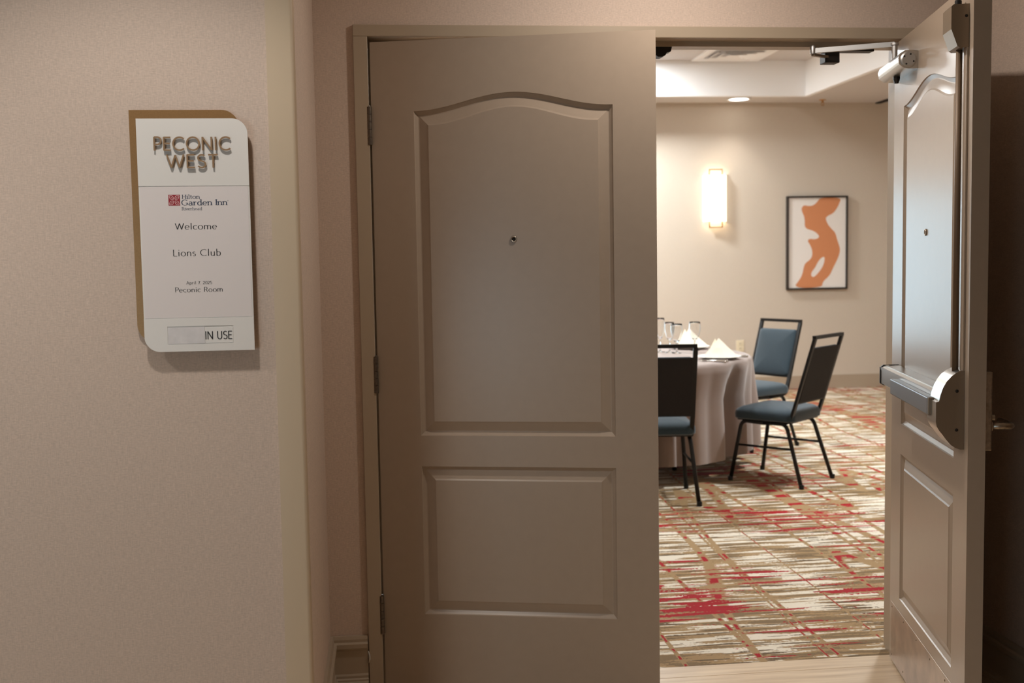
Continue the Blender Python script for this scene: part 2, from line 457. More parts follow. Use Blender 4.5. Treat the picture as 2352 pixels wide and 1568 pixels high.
# baseboards: stepped profile
BP = [(0, 0.0), (0.026, 0.0), (0.026, 0.036), (0.022, 0.041), (0.022, 0.046), (0.017, 0.050), (0.017, 0.058), (0.013, 0.064), (0.013, 0.142), (0.019, 0.148), (0.021, 0.152), (0.021, 0.166), (0.013, 0.171), (0.013, 0.180), (0.009, 0.190), (0, 0.191)]
bm = bmesh.new()
sweep_profile(bm, BP, [(RL, YH + 0.02, 1, 0), (RL, 0.0, 1, -1), (-0.052, 0.0, 0, -1)])
struct('baseboard_left', bm, M_doorframe, 'stepped greige baseboard in the corner beside the closed door', 'baseboard')
bm = bmesh.new()
sweep_profile(bm, BP, [(XR + 0.055, 0.0, 0, -1), (RR, 0.0, -1, -1), (RR, YH + 0.0, -1, 0)])
struct('baseboard_right', bm, M_doorframe, 'stepped baseboard in shade behind the open door', 'baseboard')
bm = bmesh.new()
sweep_profile(bm, BP, [(-4.0, YH, 0, -1), (RL - 0.06, YH, 0, -1)])
struct('baseboard_hall', bm, M_trim, 'stepped greige baseboard below the room sign wall', 'baseboard')
bm = bmesh.new(); box(bm, -3.2, 6.6, YB - 0.016, YB, 0, 0.143, bev=0.004)
struct('baseboard_back', bm, M_doorframe, 'plain beige baseboard along the far wall', 'baseboard')

# corner guard on the end of the corridor wall
bm = bmesh.new()
outl = [(-0.2285, YH), (-0.2285, YH - 0.009)]
for k in range(6):
    a = -PI / 2 + k * PI / 10
    outl.append((-0.1735 + 0.008 * math.cos(a), YH - 0.001 + 0.008 * math.sin(a)))
outl += [(-0.1655, -0.905), (RL, -0.905), (RL, YH)]
prism(bm, outl, 'z', 0.0, 2.75)
struct('trim_1', bm, M_trim, 'tall greige corner guard on the end of the sign wall', 'trim', smooth=30)

# door frame: casing faces, jambs, stops
fr = thing('trim_2', 'greige steel frame around the double doorway', 'door frame', kind='structure')
bm = bmesh.new(); box(bm, -0.049, -0.003, -0.014, 0.0, 0, HB, bev=0.002); box(bm, -0.049, -0.003, 0.0, 0.155, 0, HB); box(bm, -0.003, 0.013, 0.052, 0.11, 0, HB)
obj('jamb', bm, M_doorframe, fr)
bm = bmesh.new(); box(bm, XR + 0.003, XR + 0.049, -0.014, 0.0, 0, HB, bev=0.002); box(bm, XR + 0.003, XR + 0.049, 0.0, 0.155, 0, HB); box(bm, XR - 0.013, XR + 0.003, 0.052, 0.11, 0, HB)
obj('jamb', bm, M_doorframe, fr)
bm = bmesh.new(); box(bm, -0.049, XR + 0.049, -0.014, 0.0, HB, CT, bev=0.002); box(bm, -0.049, XR + 0.049, 0.0, 0.155, HB, CT); box(bm, 0.013, XR - 0.013, 0.052, 0.11, HB - 0.016, HB)
obj('head', bm, M_doorframe, fr)
# latch strike hanging under the head for the vertical rod
bm = bmesh.new()
prism(bm, [(0.938, 2.131), (1.012, 2.131), (1.008, 2.116), (0.994, 2.112), (0.990, 2.104), (0.978, 2.098), (0.964, 2.098), (0.956, 2.104), (0.950, 2.113), (0.938, 2.118)], 'y', 0.060, 0.100)
obj('strike', bm, M_darkmetal, fr)
# bead of caulk where the baseboard meets the casing
bm = bmesh.new(); tube(bm, [(-0.051, -0.016, 0.140), (-0.0475, -0.0185, 0.127), (-0.047, -0.0185, 0.112), (-0.0505, -0.016, 0.099)], [0.001, 0.0026, 0.003, 0.001], seg=8)
obj('caulk_bead', bm, M_caulk, fr, smooth=True)

# far window (hidden behind the closed leaf, seen only as daylight and in reflections)
wn = thing('window_1', 'tall daylight window in the far wall behind the closed leaf', 'window', kind='structure')
bm = bmesh.new()
for a in ((WX0, WX0 + 0.06, WZ0, WZ1), (WX1 - 0.06, WX1, WZ0, WZ1), (WX0 + 0.06, WX1 - 0.06, WZ0, WZ0 + 0.06), (WX0 + 0.06, WX1 - 0.06, WZ1 - 0.06, WZ1), (1.48, 1.52, WZ0 + 0.06, WZ1 - 0.06)):
    box(bm, a[0], a[1], YB + 0.03, YB + 0.10, a[2], a[3])
obj('window_frame', bm, M_trim, wn)
for xa, xb in ((WX0 + 0.06, 1.48), (1.52, WX1 - 0.06)):
    o = obj('pane', bbox(xa, xb, YB + 0.060, YB + 0.066, WZ0 + 0.06, WZ1 - 0.06), M_pane, wn)

w2 = thing('added_window_2', 'unseen corridor window added behind the camera for cool fill light', 'window', kind='structure')  # unseen window, added to give the corridor its cool daylight fill
bm = bmesh.new()
for a in ((-3.2, -3.15, 0.3, 1.6), (-1.45, -1.4, 0.3, 1.6), (-3.15, -1.45, 0.3, 0.35), (-3.15, -1.45, 1.55, 1.6)):
    box(bm, a[0], a[1], -5.38, -5.32, a[2], a[3])
obj('window_frame', bm, M_trim, w2)
obj('pane', bbox(-3.15, -1.45, -5.353, -5.347, 0.35, 1.55), M_pane, w2)

# ------------------------------------------------------------------ the two door leaves
U1, U2 = 0.1436, 0.7795
LB, LT, UB, UT, UARCH = 0.2616, 0.7567, 0.8585, 1.9072, 1.9571
Z0, Z1 = 0.012, 2.1302

def loop_pts(inset, which):
    """outline of a panel moulding, inset inwards"""
    a, b = U1 + inset, U2 - inset
    if which == 'low':
        return [(a, LB + inset), (b, LB + inset), (b, LT - inset), (a, LT - inset)]
    pts = [(a, UB + inset), (b, UB + inset)]
    n = 28
    for k in range(n + 1):
        s = 1 - k / n
        # ogee arch: flat shoulders rising to a rounded crown
        t = abs(2 * s - 1)
        h = 0.5 * (1 + math.cos(PI * min(1.0, t * 1.02))) 
        pts.append((a + (b - a) * s, UT - inset + (UARCH - UT) * h))
    return pts

def leaf_mesh(width, y_faces, su=1.0):
    """a moulded two panel leaf; y_faces = (y of one face, y of the other)"""
    bm = bmesh.new()
    outer_loops = []
    rings_prof = [(0.0, 0.0), (0.002, 0.004), (0.0125, 0.0115), (0.0155, 0.0115), (0.0415, 0.003), (0.0465, 0.0005)]
    for yf, sgn in ((y_faces[0], 1), (y_faces[1], -1)):   # sgn: direction into the leaf
        O = [bm.verts.new((x, yf, z)) for x, z in ((0.004, Z0), (width, Z0), (width, Z1), (0.004, Z1))]
        outer_loops.append(O)
        edges = [bm.edges.new((O[i], O[(i + 1) % 4])) for i in range(4)]
        for which in ('low', 'up'):
            prev = None
            for k, (ins, dep) in enumerate(rings_prof):
                ring = [bm.verts.new((x * su, yf + sgn * dep, z)) for x, z in loop_pts(ins, which)]
                n = len(ring)
                if k == 0:
                    edges += [bm.edges.new((ring[i], ring[(i + 1) % n])) for i in range(n)]
                else:
                    for i in range(n):
                        bm.faces.new((prev[i], prev[(i + 1) % n], ring[(i + 1) % n], ring[i]))
                prev = ring
            bm.faces.new(prev)
        bmesh.ops.triangle_fill(bm, use_beauty=True, use_dissolve=False, edges=edges)
    A, B = outer_loops
    for i in range(4):
        bm.faces.new((A[i], A[(i + 1) % 4], B[(i + 1) % 4], B[i]))
    return bm

def peephole(parent, u, z, face, out):
    """ring and lens; out = +1/-1 direction along y out of the face"""
    bm = bmesh.new()
    lathe(bm, [(0.0045, 0.0), (0.0106, 0.0), (0.0106, 0.0024), (0.0095, 0.0036), (0.0070, 0.0034), (0.0062, 0.0014), (0.0045, 0.0)], 24)
    o = obj('peephole', bm, M_nickel, parent, smooth=True)
    o.location = (u, face, z); o.rotation_euler = (PI / 2 if out < 0 else -PI / 2, 0, 0)
    bm = bmesh.new(); lathe(bm, [(0.0, 0.0018), (0.004, 0.0013), (0.0064, 0.0005)], 16)
    obj('lens', bm, M_dark, o, smooth=True)
    return o

# closed (slightly ajar) leaf, hinged on the left
AL = 0.2487
d1 = thing('door_1', 'taupe two panel leaf with arched upper panel, nearly closed, hinges on its left', 'door', (0, 0, 0), -AL, kind='structure')
obj('leaf', leaf_mesh(0.914, (0.0, 0.045)), M_paint, d1)
peephole(d1, 0.4607, 1.493, 0.0, -1)
for za, zb in ((0.194, 0.323), (0.999, 1.120), (1.803, 1.925)):
    bm = bmesh.new(); n = 5; h = (zb - za) / n
    for k in range(n):
        lathe(bm, [(0.0, za + k * h + 0.0006), (0.0078, za + k * h + 0.0006), (0.0078, za + (k + 1) * h - 0.0006), (0.0, za + (k + 1) * h - 0.0006)], 14, center=(0.0, -0.010))
    lathe(bm, [(0.0, zb), (0.005, zb), (0.004, zb + 0.004), (0.0, zb + 0.005)], 12, center=(0.0, -0.010))
    hg = obj('hinge', bm, M_hinge, d1, smooth=40)
    obj('hinge_leaf', bbox(-0.0025, 0.0035, -0.006, 0.030, za + 0.001, zb - 0.001), M_hinge, hg)

# open leaf, hinged on the right; local y runs away from the room face, so hardware sits at negative y
AR = 1.3434
SU = 0.9215 / 0.914
TH = 0.0449
d2 = thing('door_2', 'taupe leaf swung open towards the hall, push bar and kick plate on it', 'door', (XR, -0.0019, 0), PI + AR, kind='structure')
obj('leaf', leaf_mesh(0.9215, (-TH, 0.0), SU), M_paint, d2)
peephole(d2, 0.4505, 1.490, -TH, -1)
Y = lambda off: -TH - off
for za, zb in ((0.194, 0.323), (0.999, 1.120), (1.803, 1.925)):
    bm = bmesh.new(); lathe(bm, [(0.0, za), (0.0078, za), (0.0078, zb), (0.0, zb)], 14, center=(-0.002, 0.010))
    obj('hinge', bm, M_hinge, d2, smooth=40)
# kick plate
bm = bmesh.new(); box(bm, 0.028, 0.895, Y(0.0015), Y(0), 0.016, 0.219, bev=0.0006, seg=1)
kp = obj('kick_plate', bm, mat('scuffed steel plate', lin(176, 160, 146), rough=0.38, metal=0.85, var=(14, 0.22)), d2)
for u in (0.045, 0.214, 0.39, 0.56, 0.73, 0.88):
    for z in (0.204, 0.034):
        bm = bmesh.new(); lathe(bm, [(0.004, 0.0), (0.003, 0.0012), (0.0, 0.0015)], 10)
        s = obj('screw', bm, M_bronze, kp, smooth=True); s.location = (u, Y(0.0015), z); s.rotation_euler = (PI / 2, 0, 0)
# exit device: rail, push pad, end cap, centre case, vertical rod, top latch
ex = bpy.data.objects.new('exit_device', None); COL.objects.link(ex); ex.parent = d2; ex['label'] = 'aluminium push bar with vertical rod'
bm = bmesh.new()
prism(bm, [(Y(0), 0.985), (Y(0), 1.052), (Y(0.048), 1.050), (Y(0.058), 1.044), (Y(0.058), 0.992), (Y(0.048), 0.986)], 'x', 0.105, 0.80)
obj('rail', bm, M_alu, ex)
bm = bmesh.new()
prism(bm, [(Y(0), 0.983), (Y(0), 1.054), (Y(0.050), 1.053), (Y(0.061), 1.045), (Y(0.061), 0.991), (Y(0.050), 0.984)], 'x', 0.098, 0.107)
obj('end_cap', bm, M_darkmetal, ex)
bm = bmesh.new(); box(bm, 0.107, 0.79, Y(0.0595), Y(0.057), 1.038, 1.046); box(bm, 0.107, 0.79, Y(0.045), Y(0.035), 1.0495, 1.0525)
obj('rail_bead', bm, M_alu, ex)
bm = bmesh.new(); box(bm, 0.36, 0.825, Y(0.082), Y(0.0575), 0.986, 1.034, bev=0.003)
obj('push_pad', bm, mat('grey push pad', lin(120, 122, 126), rough=0.35, metal=0.7), ex)
bm = bmesh.new(); box(bm, 0.826, 0.832, Y(0.081), Y(0.058), 0.985, 1.033, bev=0.001)
obj('pad_end', bm, M_bronze, ex)
# D shaped centre case
bm = bmesh.new()
prof = [(Y(0), 0.900), (Y(0), 1.113)]
for (o_, z) in ((0.012, 1.112), (0.024, 1.106), (0.036, 1.096), (0.047, 1.083), (0.056, 1.066), (0.062, 1.048), (0.066, 1.030), (0.0735, 1.028), (0.0735, 0.975), (0.071, 0.962), (0.064, 0.950), (0.056, 0.940), (0.046, 0.926), (0.034, 0.912), (0.022, 0.904), (0.010, 0.900)):
    prof.append((Y(o_), z))
prism(bm, prof, 'x', 0.792, 0.884)
cs = obj('centre_case', bm, M_alu, ex, smooth=35)
bm = bmesh.new(); prism(bm, [(y * 1.0, z) for y, z in prof], 'x', 0.8842, 0.8860)
pl = obj('case_cover', bm, M_bronze, ex)
for z in (1.058, 0.953):
    bm = bmesh.new(); lathe(bm, [(0.0, 0.0018), (0.0042, 0.0014), (0.0046, 0.0)], 12)
    s = obj('screw', bm, M_darkmetal, ex, smooth=True); s.location = (0.886, Y(0.020), z); s.rotation_euler = (0, PI / 2, 0)
bm = bmesh.new(); tube(bm, [(0.842, Y(0.014), 1.10), (0.842, Y(0.014), 1.98)], 0.0085, seg=12)
obj('vertical_rod', bm, M_rod, ex, smooth=True)
bm = bmesh.new(); box(bm, 0.857, 0.884, Y(0.006), Y(0), 1.112, 1.965, bev=0.001, seg=1)
obj('rod_channel', bm, M_paint, ex)
bm = bmesh.new()
prism(bm, [(Y(0), 1.964), (Y(0), 2.076), (Y(0.040), 2.076), (Y(0.046), 2.070), (Y(0.046), 2.012), (Y(0.030), 1.968), (Y(0.024), 1.964)], 'x', 0.80, 0.8845)
obj('top_latch', bm, M_bronze, ex)
bm = bmesh.new(); lathe(bm, [(0.009, 2.076), (0.009, 2.092), (0.006, 2.097), (0.0, 2.097)], 14, center=(0.842, Y(0.018)))
obj('latch_bolt', bm, M_darkmetal, ex, smooth=30)
bm = bmesh.new(); lathe(bm, [(0.0, 0.0018), (0.0036, 0.0014), (0.004, 0.0)], 12)
s = obj('screw', bm, M_darkmetal, ex, smooth=True); s.location = (0.8846, Y(0.008), 2.045); s.rotation_euler = (0, PI / 2, 0)
# hall side lever and its long plate
lv = bpy.data.objects.new('lever_trim', None); COL.objects.link(lv); lv.parent = d2
obj('escutcheon', bbox(0.848, 0.908, 0.0, 0.021, 0.900, 1.112, bev=0.003), M_nickel, lv)
bm = bmesh.new(); tube(bm, [(0.878, 0.012, 0.962), (0.878, 0.066, 0.962), (0.875, 0.076, 0.962), (0.866, 0.081, 0.962), (0.83, 0.083, 0.962), (0.77, 0.081, 0.962)], [0.011, 0.010, 0.010, 0.0095, 0.009, 0.008], seg=12)
obj('lever', bm, M_nickel, lv, smooth=True)
bm = bmesh.new(); lathe(bm, [(0.016, 0.0), (0.016, 0.006), (0.012, 0.009), (0.0, 0.009)], 18)
s = obj('rose', bm, M_nickel, lv, smooth=30); s.location = (0.878, 0.0205, 0.962); s.rotation_euler = (-PI / 2, 0, 0)
bm = bmesh.new(); lathe(bm, [(0.009, 0.0), (0.009, 0.014), (0.0, 0.015)], 14)
s = obj('key_cylinder', bm, M_nickel, lv, smooth=30); s.location = (0.878, 0.0205, 0.985); s.rotation_euler = (-PI / 2, 0, 0)
# door closer
cl = bpy.data.objects.new('door_closer', None); COL.objects.link(cl); cl.parent = d2; cl['label'] = 'silver door closer with folding arm'
bm = bmesh.new()
cz, co = 2.026, 0.030
prism(bm, [(Y(0), 1.999), (Y(0), 2.053), (Y(0.012), 2.056), (Y(0.040), 2.056), (Y(0.056), 2.046), (Y(0.061), 2.030), (Y(0.058), 2.013), (Y(0.044), 2.002), (Y(0.030), 1.999)], 'x', 0.035, 0.335)
obj('closer_body', bm, M_alu, cl, smooth=35)
bm = bmesh.new(); lathe(bm, [(0.0, 0.007), (0.020, 0.007), (0.0245, 0.004), (0.0255, 0.0)], 20)
s = obj('end_plug', bm, M_alu_rough, cl, smooth=30); s.location = (0.335, Y(0.030), 2.027); s.rotation_euler = (0, PI / 2, 0)
for a in (0.6, 1.9, 3.6, 5.2):
    bm = bmesh.new(); lathe(bm, [(0.0, 0.0012), (0.0028, 0.001), (0.003, 0.0)], 8)
    q = obj('screw', bm, M_darkmetal, cl); q.location = (0.342, Y(0.030 + 0.016 * math.cos(a)), 2.027 + 0.016 * math.sin(a)); q.rotation_euler = (0, PI / 2, 0)
bm = bmesh.new(); lathe(bm, [(0.012, 1.999), (0.012, 1.992), (0.007, 1.978), (0.0, 1.978)], 6, center=(0.17, Y(0.030)))
obj('pinion_cap', bm, M_darkmetal, cl)
bm = bmesh.new(); lathe(bm, [(0.010, 2.056), (0.010, 2.108), (0.014, 2.109), (0.014, 2.116), (0.0, 2.117)], 12, center=(0.12, Y(0.026)))
obj('pinion', bm, M_alu_rough, cl, smooth=30)
# arm (elbow and shoe given in the doorway's own frame, turned into the leaf's)
inv = (Matrix.Translation((XR, -0.0019, 0)) @ Matrix.Rotation(PI + AR, 4, 'Z')).inverted()
elbow = inv @ Vector((1.488, 0.02, 2.112)); shoe = inv @ Vector((1.575, 0.075, 2.106)); pin = Vector((0.12, Y(0.026), 2.112))
bm = bmesh.new(); tube(bm, [pin + Vector((0, 0, 0.0)), elbow], 0.0, rect=(0.016, 0.012))
obj('main_arm', bm, M_alu_rough, cl)
bm = bmesh.new(); lathe(bm, [(0.0, -0.010), (0.010, -0.010), (0.011, 0.012), (0.008, 0.018), (0.0, 0.019)], 14)
s = obj('elbow_joint', bm, M_alu_rough, cl, smooth=30); s.location = elbow
bm = bmesh.new(); tube(bm, [elbow + Vector((0, 0, -0.013)), shoe + Vector((0, 0, -0.006))], 0.0, rect=(0.008, 0.013))
obj('forearm', bm, M_bronze, cl)
# shoe bolted under the frame head
bm = bmesh.new(); box(bm, 1.545, 1.597, 0.056, 0.104, 2.080, 2.118, bev=0.002); box(bm, 1.52, 1.72, 0.058, 0.098, 2.119, 2.131)
obj('arm_shoe', bm, M_darkmetal, fr)

# ------------------------------------------------------------------ lettering: stroked glyphs
def arc(cx, cy, rx, ry, a0, a1, n=14):
    return [(cx + rx * math.cos(math.radians(a0 + (a1 - a0) * k / n)), cy + ry * math.sin(math.radians(a0 + (a1 - a0) * k / n))) for k in range(n + 1)]
X = 0.64   # x height
G = {
 'P': (0.56, [[(0.06, 0), (0.06, 1)], [(0.06, 1), (0.28, 1)] + arc(0.28, 0.73, 0.27, 0.27, 90, -90) + [(0.06, 0.46)]]),
 'E': (0.54, [[(0.06, 0), (0.06, 1)], [(0.06, 0.97), (0.52, 0.97)], [(0.06, 0.52), (0.47, 0.52)], [(0.06, 0.03), (0.53, 0.03)]]),
 'C': (0.84, [arc(0.50, 0.5, 0.46, 0.48, 48, 312, 26)]),
 'O': (0.98, [arc(0.49, 0.5, 0.45, 0.48, 0, 360, 32)]),
 'N': (0.78, [[(0.07, 0), (0.07, 1)], [(0.07, 0.98), (0.71, 0.02)], [(0.71, 0), (0.71, 1)]]),
 'I': (0.20, [[(0.10, 0), (0.10, 1)]]),
 'W': (1.14, [[(0.03, 1), (0.31, 0.02)], [(0.31, 0.02), (0.57, 0.97)], [(0.57, 0.97), (0.83, 0.02)], [(0.83, 0.02), (1.11, 1)]]),
 'S': (0.60, [arc(0.31, 0.74, 0.23, 0.23, 40, 250, 14)[:-1] + [(0.33, 0.50)] + arc(0.30, 0.26, 0.25, 0.24, 70, -150, 16)]),
 'T': (0.62, [[(0.31, 0), (0.31, 1)], [(0.01, 0.97), (0.61, 0.97)]]),
 'U': (0.72, [[(0.08, 1), (0.08, 0.33)] + arc(0.36, 0.31, 0.28, 0.29, 180, 360, 14) + [(0.64, 1)]]),
 'H': (0.80, [[(0.12, 0), (0.12, 1)], [(0.68, 0), (0.68, 1)], [(0.12, 0.52), (0.68, 0.52)]]),
 'G': (0.86, [arc(0.45, 0.5, 0.41, 0.49, 42, 320, 24), [(0.74, 0.42), (0.74, 0.12)], [(0.54, 0.42), (0.84, 0.42)]]),
 'R': (0.72, [[(0.12, 0), (0.12, 1)], [(0.12, 0.98), (0.34, 0.98)] + arc(0.34, 0.74, 0.24, 0.24, 90, -90) + [(0.12, 0.50)], [(0.36, 0.50), (0.66, 0.02)]]),
 'L': (0.52, [[(0.08, 0), (0.08, 1)], [(0.08, 0.02), (0.50, 0.02)]]),
 'A': (0.76, [[(0.03, 0), (0.38, 1)], [(0.38, 1), (0.73, 0)], [(0.16, 0.33), (0.60, 0.33)]]),
 'i': (0.26, [[(0.13, 0), (0.13, X)], [(0.13, 0.86), (0.13, 0.94)]]),
 'l': (0.24, [[(0.12, 0), (0.12, 1.04)]]),
 't': (0.34, [[(0.15, 0.90), (0.15, 0.10), (0.20, 0.02), (0.32, 0.03)], [(0.0, X), (0.32, X)]]),
 'o': (0.66, [arc(0.33, X / 2, 0.28, X / 2, 0, 360, 26)]),
 'n': (0.62, [[(0.10, 0), (0.10, X)], [(0.10, 0.38)] + arc(0.31, 0.40, 0.21, 0.24, 150, 0, 10) + [(0.52, 0)]]),
 'm': (0.98, [[(0.10, 0), (0.10, X)], [(0.10, 0.38)] + arc(0.29, 0.42, 0.19, 0.22, 150, 0, 10) + [(0.48, 0)], [(0.48, 0.38)] + arc(0.68, 0.42, 0.19, 0.22, 150, 0, 10) + [(0.87, 0)]]),
 'a': (0.58, [arc(0.28, 0.44, 0.18, 0.20, 150, 0, 10) + [(0.46, 0.06), (0.54, 0.0)], [(0.46, 0.36), (0.30, 0.34)] + arc(0.25, 0.17, 0.19, 0.17, 75, 330, 12) + [(0.46, 0.16)]]),
 'r': (0.46, [[(0.11, 0), (0.11, X)], [(0.11, 0.36), (0.18, 0.54), (0.30, 0.62), (0.42, 0.58)]]),
 'd': (0.64, [[(0.52, 0), (0.52, 1.04)], arc(0.31, X / 2, 0.25, X / 2, 35, 325, 20)]),
 'e': (0.60, [[(0.06, 0.34), (0.54, 0.34)] + arc(0.30, X / 2, 0.25, X / 2, 5, 315, 22)]),
 'v': (0.54, [[(0.03, X), (0.27, 0)], [(0.27, 0), (0.51, X)]]),
 'h': (0.62, [[(0.10, 0), (0.10, 1.04)], [(0.10, 0.38)] + arc(0.31, 0.40, 0.21, 0.24, 150, 0, 10) + [(0.52, 0)]]),
 'c': (0.54, [arc(0.31, X / 2, 0.25, X / 2, 45, 315, 18)]),
 's': (0.46, [arc(0.23, 0.48, 0.15, 0.15, 40, 250, 10)[:-1] + [(0.24, 0.32)] + arc(0.22, 0.16, 0.17, 0.16, 70, -150, 12)]),
 'u': (0.62, [[(0.10, X), (0.10, 0.24)] + arc(0.30, 0.22, 0.20, 0.21, 180, 340, 10), [(0.52, X), (0.52, 0)]]),
 'b': (0.64, [[(0.11, 0), (0.11, 1.04)], arc(0.33, X / 2, 0.25, X / 2, 145, -145, 20)]),
 'p': (0.64, [[(0.11, -0.28), (0.11, X)], arc(0.33, X / 2, 0.25, X / 2, 145, -145, 20)]),
 '7': (0.54, [[(0.04, 0.94), (0.50, 0.94), (0.20, 0)]]),
 '2': (0.54, [arc(0.26, 0.70, 0.20, 0.27, 165, -30, 12) + [(0.05, 0.03), (0.50, 0.03)]]),
 '0': (0.60, [arc(0.30, 0.49, 0.24, 0.47, 0, 360, 24)]),
 '5': (0.54, [[(0.46, 0.95), (0.14, 0.95), (0.10, 0.55)] + arc(0.26, 0.31, 0.21, 0.29, 120, -150, 14)]),
 '.': (0.24, [[(0.10, 0.0), (0.10, 0.10)]]),
 ' ': (0.34, []),
}
SERIF_V = {'H': [(0.12, 0), (0.12, 1), (0.68, 0), (0.68, 1)], 'I': [(0.10, 0), (0.10, 1)], 'R': [(0.12, 0), (0.12, 1), (0.64, 0)], 'i': [(0.13, 0), (0.09, X)], 'l': [(0.12, 0), (0.08, 1.04)],
           'n': [(0.10, 0), (0.06, X), (0.52, 0)], 'r': [(0.11, 0), (0.07, X)], 'd': [(0.55, 0), (0.48, 1.04)], 'h': [(0.10, 0), (0.06, 1.04), (0.52, 0)], 'v': [(0.04, X), (0.50, X)], 'a': [], 'G': [], 'o': [], 'e': [], 't': []}

def text_width(txt, track): return sum(G[c][0] + track for c in txt) - track

def stroke(bm, pts, wmin, wmax, h, ox, oz, sx, sz, y0, y1):
    """one pen stroke: wide on uprights (wmax), thin on flats (wmin); extruded from y0 to y1"""
    P = [Vector((ox + x * sx, oz + z * sz)) for x, z in pts]
    closed = (P[0] - P[-1]).length < 1e-7 and len(P) > 3
    n = len(P); L, R_ = [], []
    for i in range(n):
        if closed: t = P[(i + 1) % (n - 1)] - P[(i - 1) % (n - 1)]
        else: t = P[min(i + 1, n - 1)] - P[max(i - 1, 0)]
        t.normalize()
        w = (wmin + (wmax - wmin) * abs(t.y) ** 1.5) * h / 2
        nn = Vector((-t.y, t.x))
        # limit corner stretch
        if 0 < i < n - 1 and not closed:
            ta = (P[i] - P[i - 1]).normalized(); tb = (P[i + 1] - P[i]).normalized()
            w /= max(0.5, math.cos(ta.angle(tb) / 2)) if ta.length and tb.length else 1
        L.append(P[i] + nn * w); R_.append(P[i] - nn * w)
    def V(p, y): return bm.verts.new((p.x, y, p.y))
    fl = [V(p, y0) for p in L]; fr_ = [V(p, y0) for p in R_]; bl = [V(p, y1) for p in L]; br = [V(p, y1) for p in R_]
    for i in range(n - 1):
        bm.faces.new((fl[i], fl[i + 1], fr_[i + 1], fr_[i])); bm.faces.new((fl[i], bl[i], bl[i + 1], fl[i + 1])); bm.faces.new((fr_[i], fr_[i + 1], br[i + 1], br[i]))
    if not closed:
        bm.faces.new((fl[0], fr_[0], br[0], bl[0])); bm.faces.new((fl[-1], bl[-1], br[-1], fr_[-1]))

def glyph(bm, c, ox, oz, sx, sz, wmin, wmax, y0, y1, serif):
    step = 0.0002 if y1 - y0 > 0.002 else 0.00006
    for i, pts in enumerate(G[c][1]):        # strokes that cross lie a hair apart so their faces never coincide
        stroke(bm, pts, wmin, wmax, sz, ox, oz, sx, sz, y0 - i * step, y1 + (i * step if step > 0.0001 else 0))
    if serif:
        for (gx, gz) in SERIF_V.get(c, []):
            e = 0.035 if gz < 0.01 else -0.035
            stroke(bm, [(gx - 0.125, gz + e), (gx + 0.125, gz + e)], 0.06, 0.06, sz, ox, oz, sx, sz, y0 - 0.0003, y1)

def text(name, txt, x0, x1, zt, zb, wmin, wmax, y0, y1, material, parent, track=0.08, serif=False, letters=False):
    sz = zt - zb; sx = (x1 - x0) / text_width(txt, track)
    x = x0; bm = bmesh.new(); out = []
    for c in txt:
        if letters: bm = bmesh.new()
        glyph(bm, c, x, zb, sx, sz, wmin, wmax, y0, y1, serif)
        if letters and c != ' ': out.append(obj('letter', bm, material, parent))
        x += (G[c][0] + track) * sx
    if not letters: return obj(name, bm, material, parent)
    return out

# ------------------------------------------------------------------ room sign on the corridor wall
def round_panel(bm, x0, x1, z0, z1, r, y0, y1):
    """rectangle with the top right and bottom left corners rounded"""
    o = [(x0, z1)] + [(x1 - r + r * math.cos(a), z1 - r + r * math.sin(a)) for a in [PI / 2 * (1 - k / 10) for k in range(11)]]
    o += [(x1, z0)] + [(x0 + r - r * math.sin(a), z0 + r - r * math.cos(a)) for a in [PI / 2 * k / 10 for k in range(11)]]
    prism(bm, o, 'y', y0, y1); return bm

SX, SZ = -0.400, 1.4975
sg = thing('room_sign', 'white room sign with raised bronze lettering on a brown plate', 'sign', (0, 0, 0))
bm = bmesh.new(); round_panel(bm, -0.5475, -0.297, 1.250, 1.7915, 0.040, YH, -0.961)
obj('back_plate', bm, M_signback, sg)
for x, z in ((-0.45, 1.70), (-0.34, 1.70), (-0.45, 1.32), (-0.34, 1.32)):
    bm = bmesh.new(); box(bm, x - 0.008, x + 0.008, -0.973, -0.961, z - 0.008, z + 0.008)
    obj('standoff', bm, M_signback, sg)
YP = -0.979       # front of the white panel
fpm = bmesh.new()
# front panel with a slot for the slider: frame strips around the slot, one mesh
sl = (-0.4755, -0.3230, 1.2440, 1.2860)
round_panel(fpm, -0.5285, -0.2755, 1.2265, 1.7695, 0.036, -0.9775, -0.973)
bmesh.ops.recalc_face_normals(fpm, faces=fpm.faces[:])
obj('front_panel', fpm, M_signwhite, sg)
# lower and upper fascia strips leave the card sheet slightly recessed between them
bm = bmesh.new()
o = [(-0.5285, 1.7695)] + [(-0.2755 - 0.036 + 0.036 * math.cos(a), 1.7695 - 0.036 + 0.036 * math.sin(a)) for a in [PI / 2 * (1 - k / 10) for k in range(11)]] + [(-0.2755, 1.6140), (-0.5285, 1.6140)]
prism(bm, o, 'y', -0.9775, YP)
obj('upper_fascia', bm, M_signwhite, sg)
bm = bmesh.new()
A_ = [(-0.5285, sl[3]), (-0.5285, 1.3045), (-0.2755, 1.3045), (-0.2755, sl[3])]
prism(bm, A_, 'y', -0.9775, YP)
B_ = [(-0.2755, sl[2]), (-0.2755, 1.2265)] + [(-0.5285 + 0.036 - 0.036 * math.sin(a), 1.2265 + 0.036 - 0.036 * math.cos(a)) for a in [PI / 2 * k / 10 for k in range(11)]]
B2 = [(-0.5285, 1.2625), (-0.5285, sl[2])] if sl[2] > 1.2625 else []
B_ = [p for p in B_ if p[1] < sl[2] - 1e-4 or p[0] > -0.3]
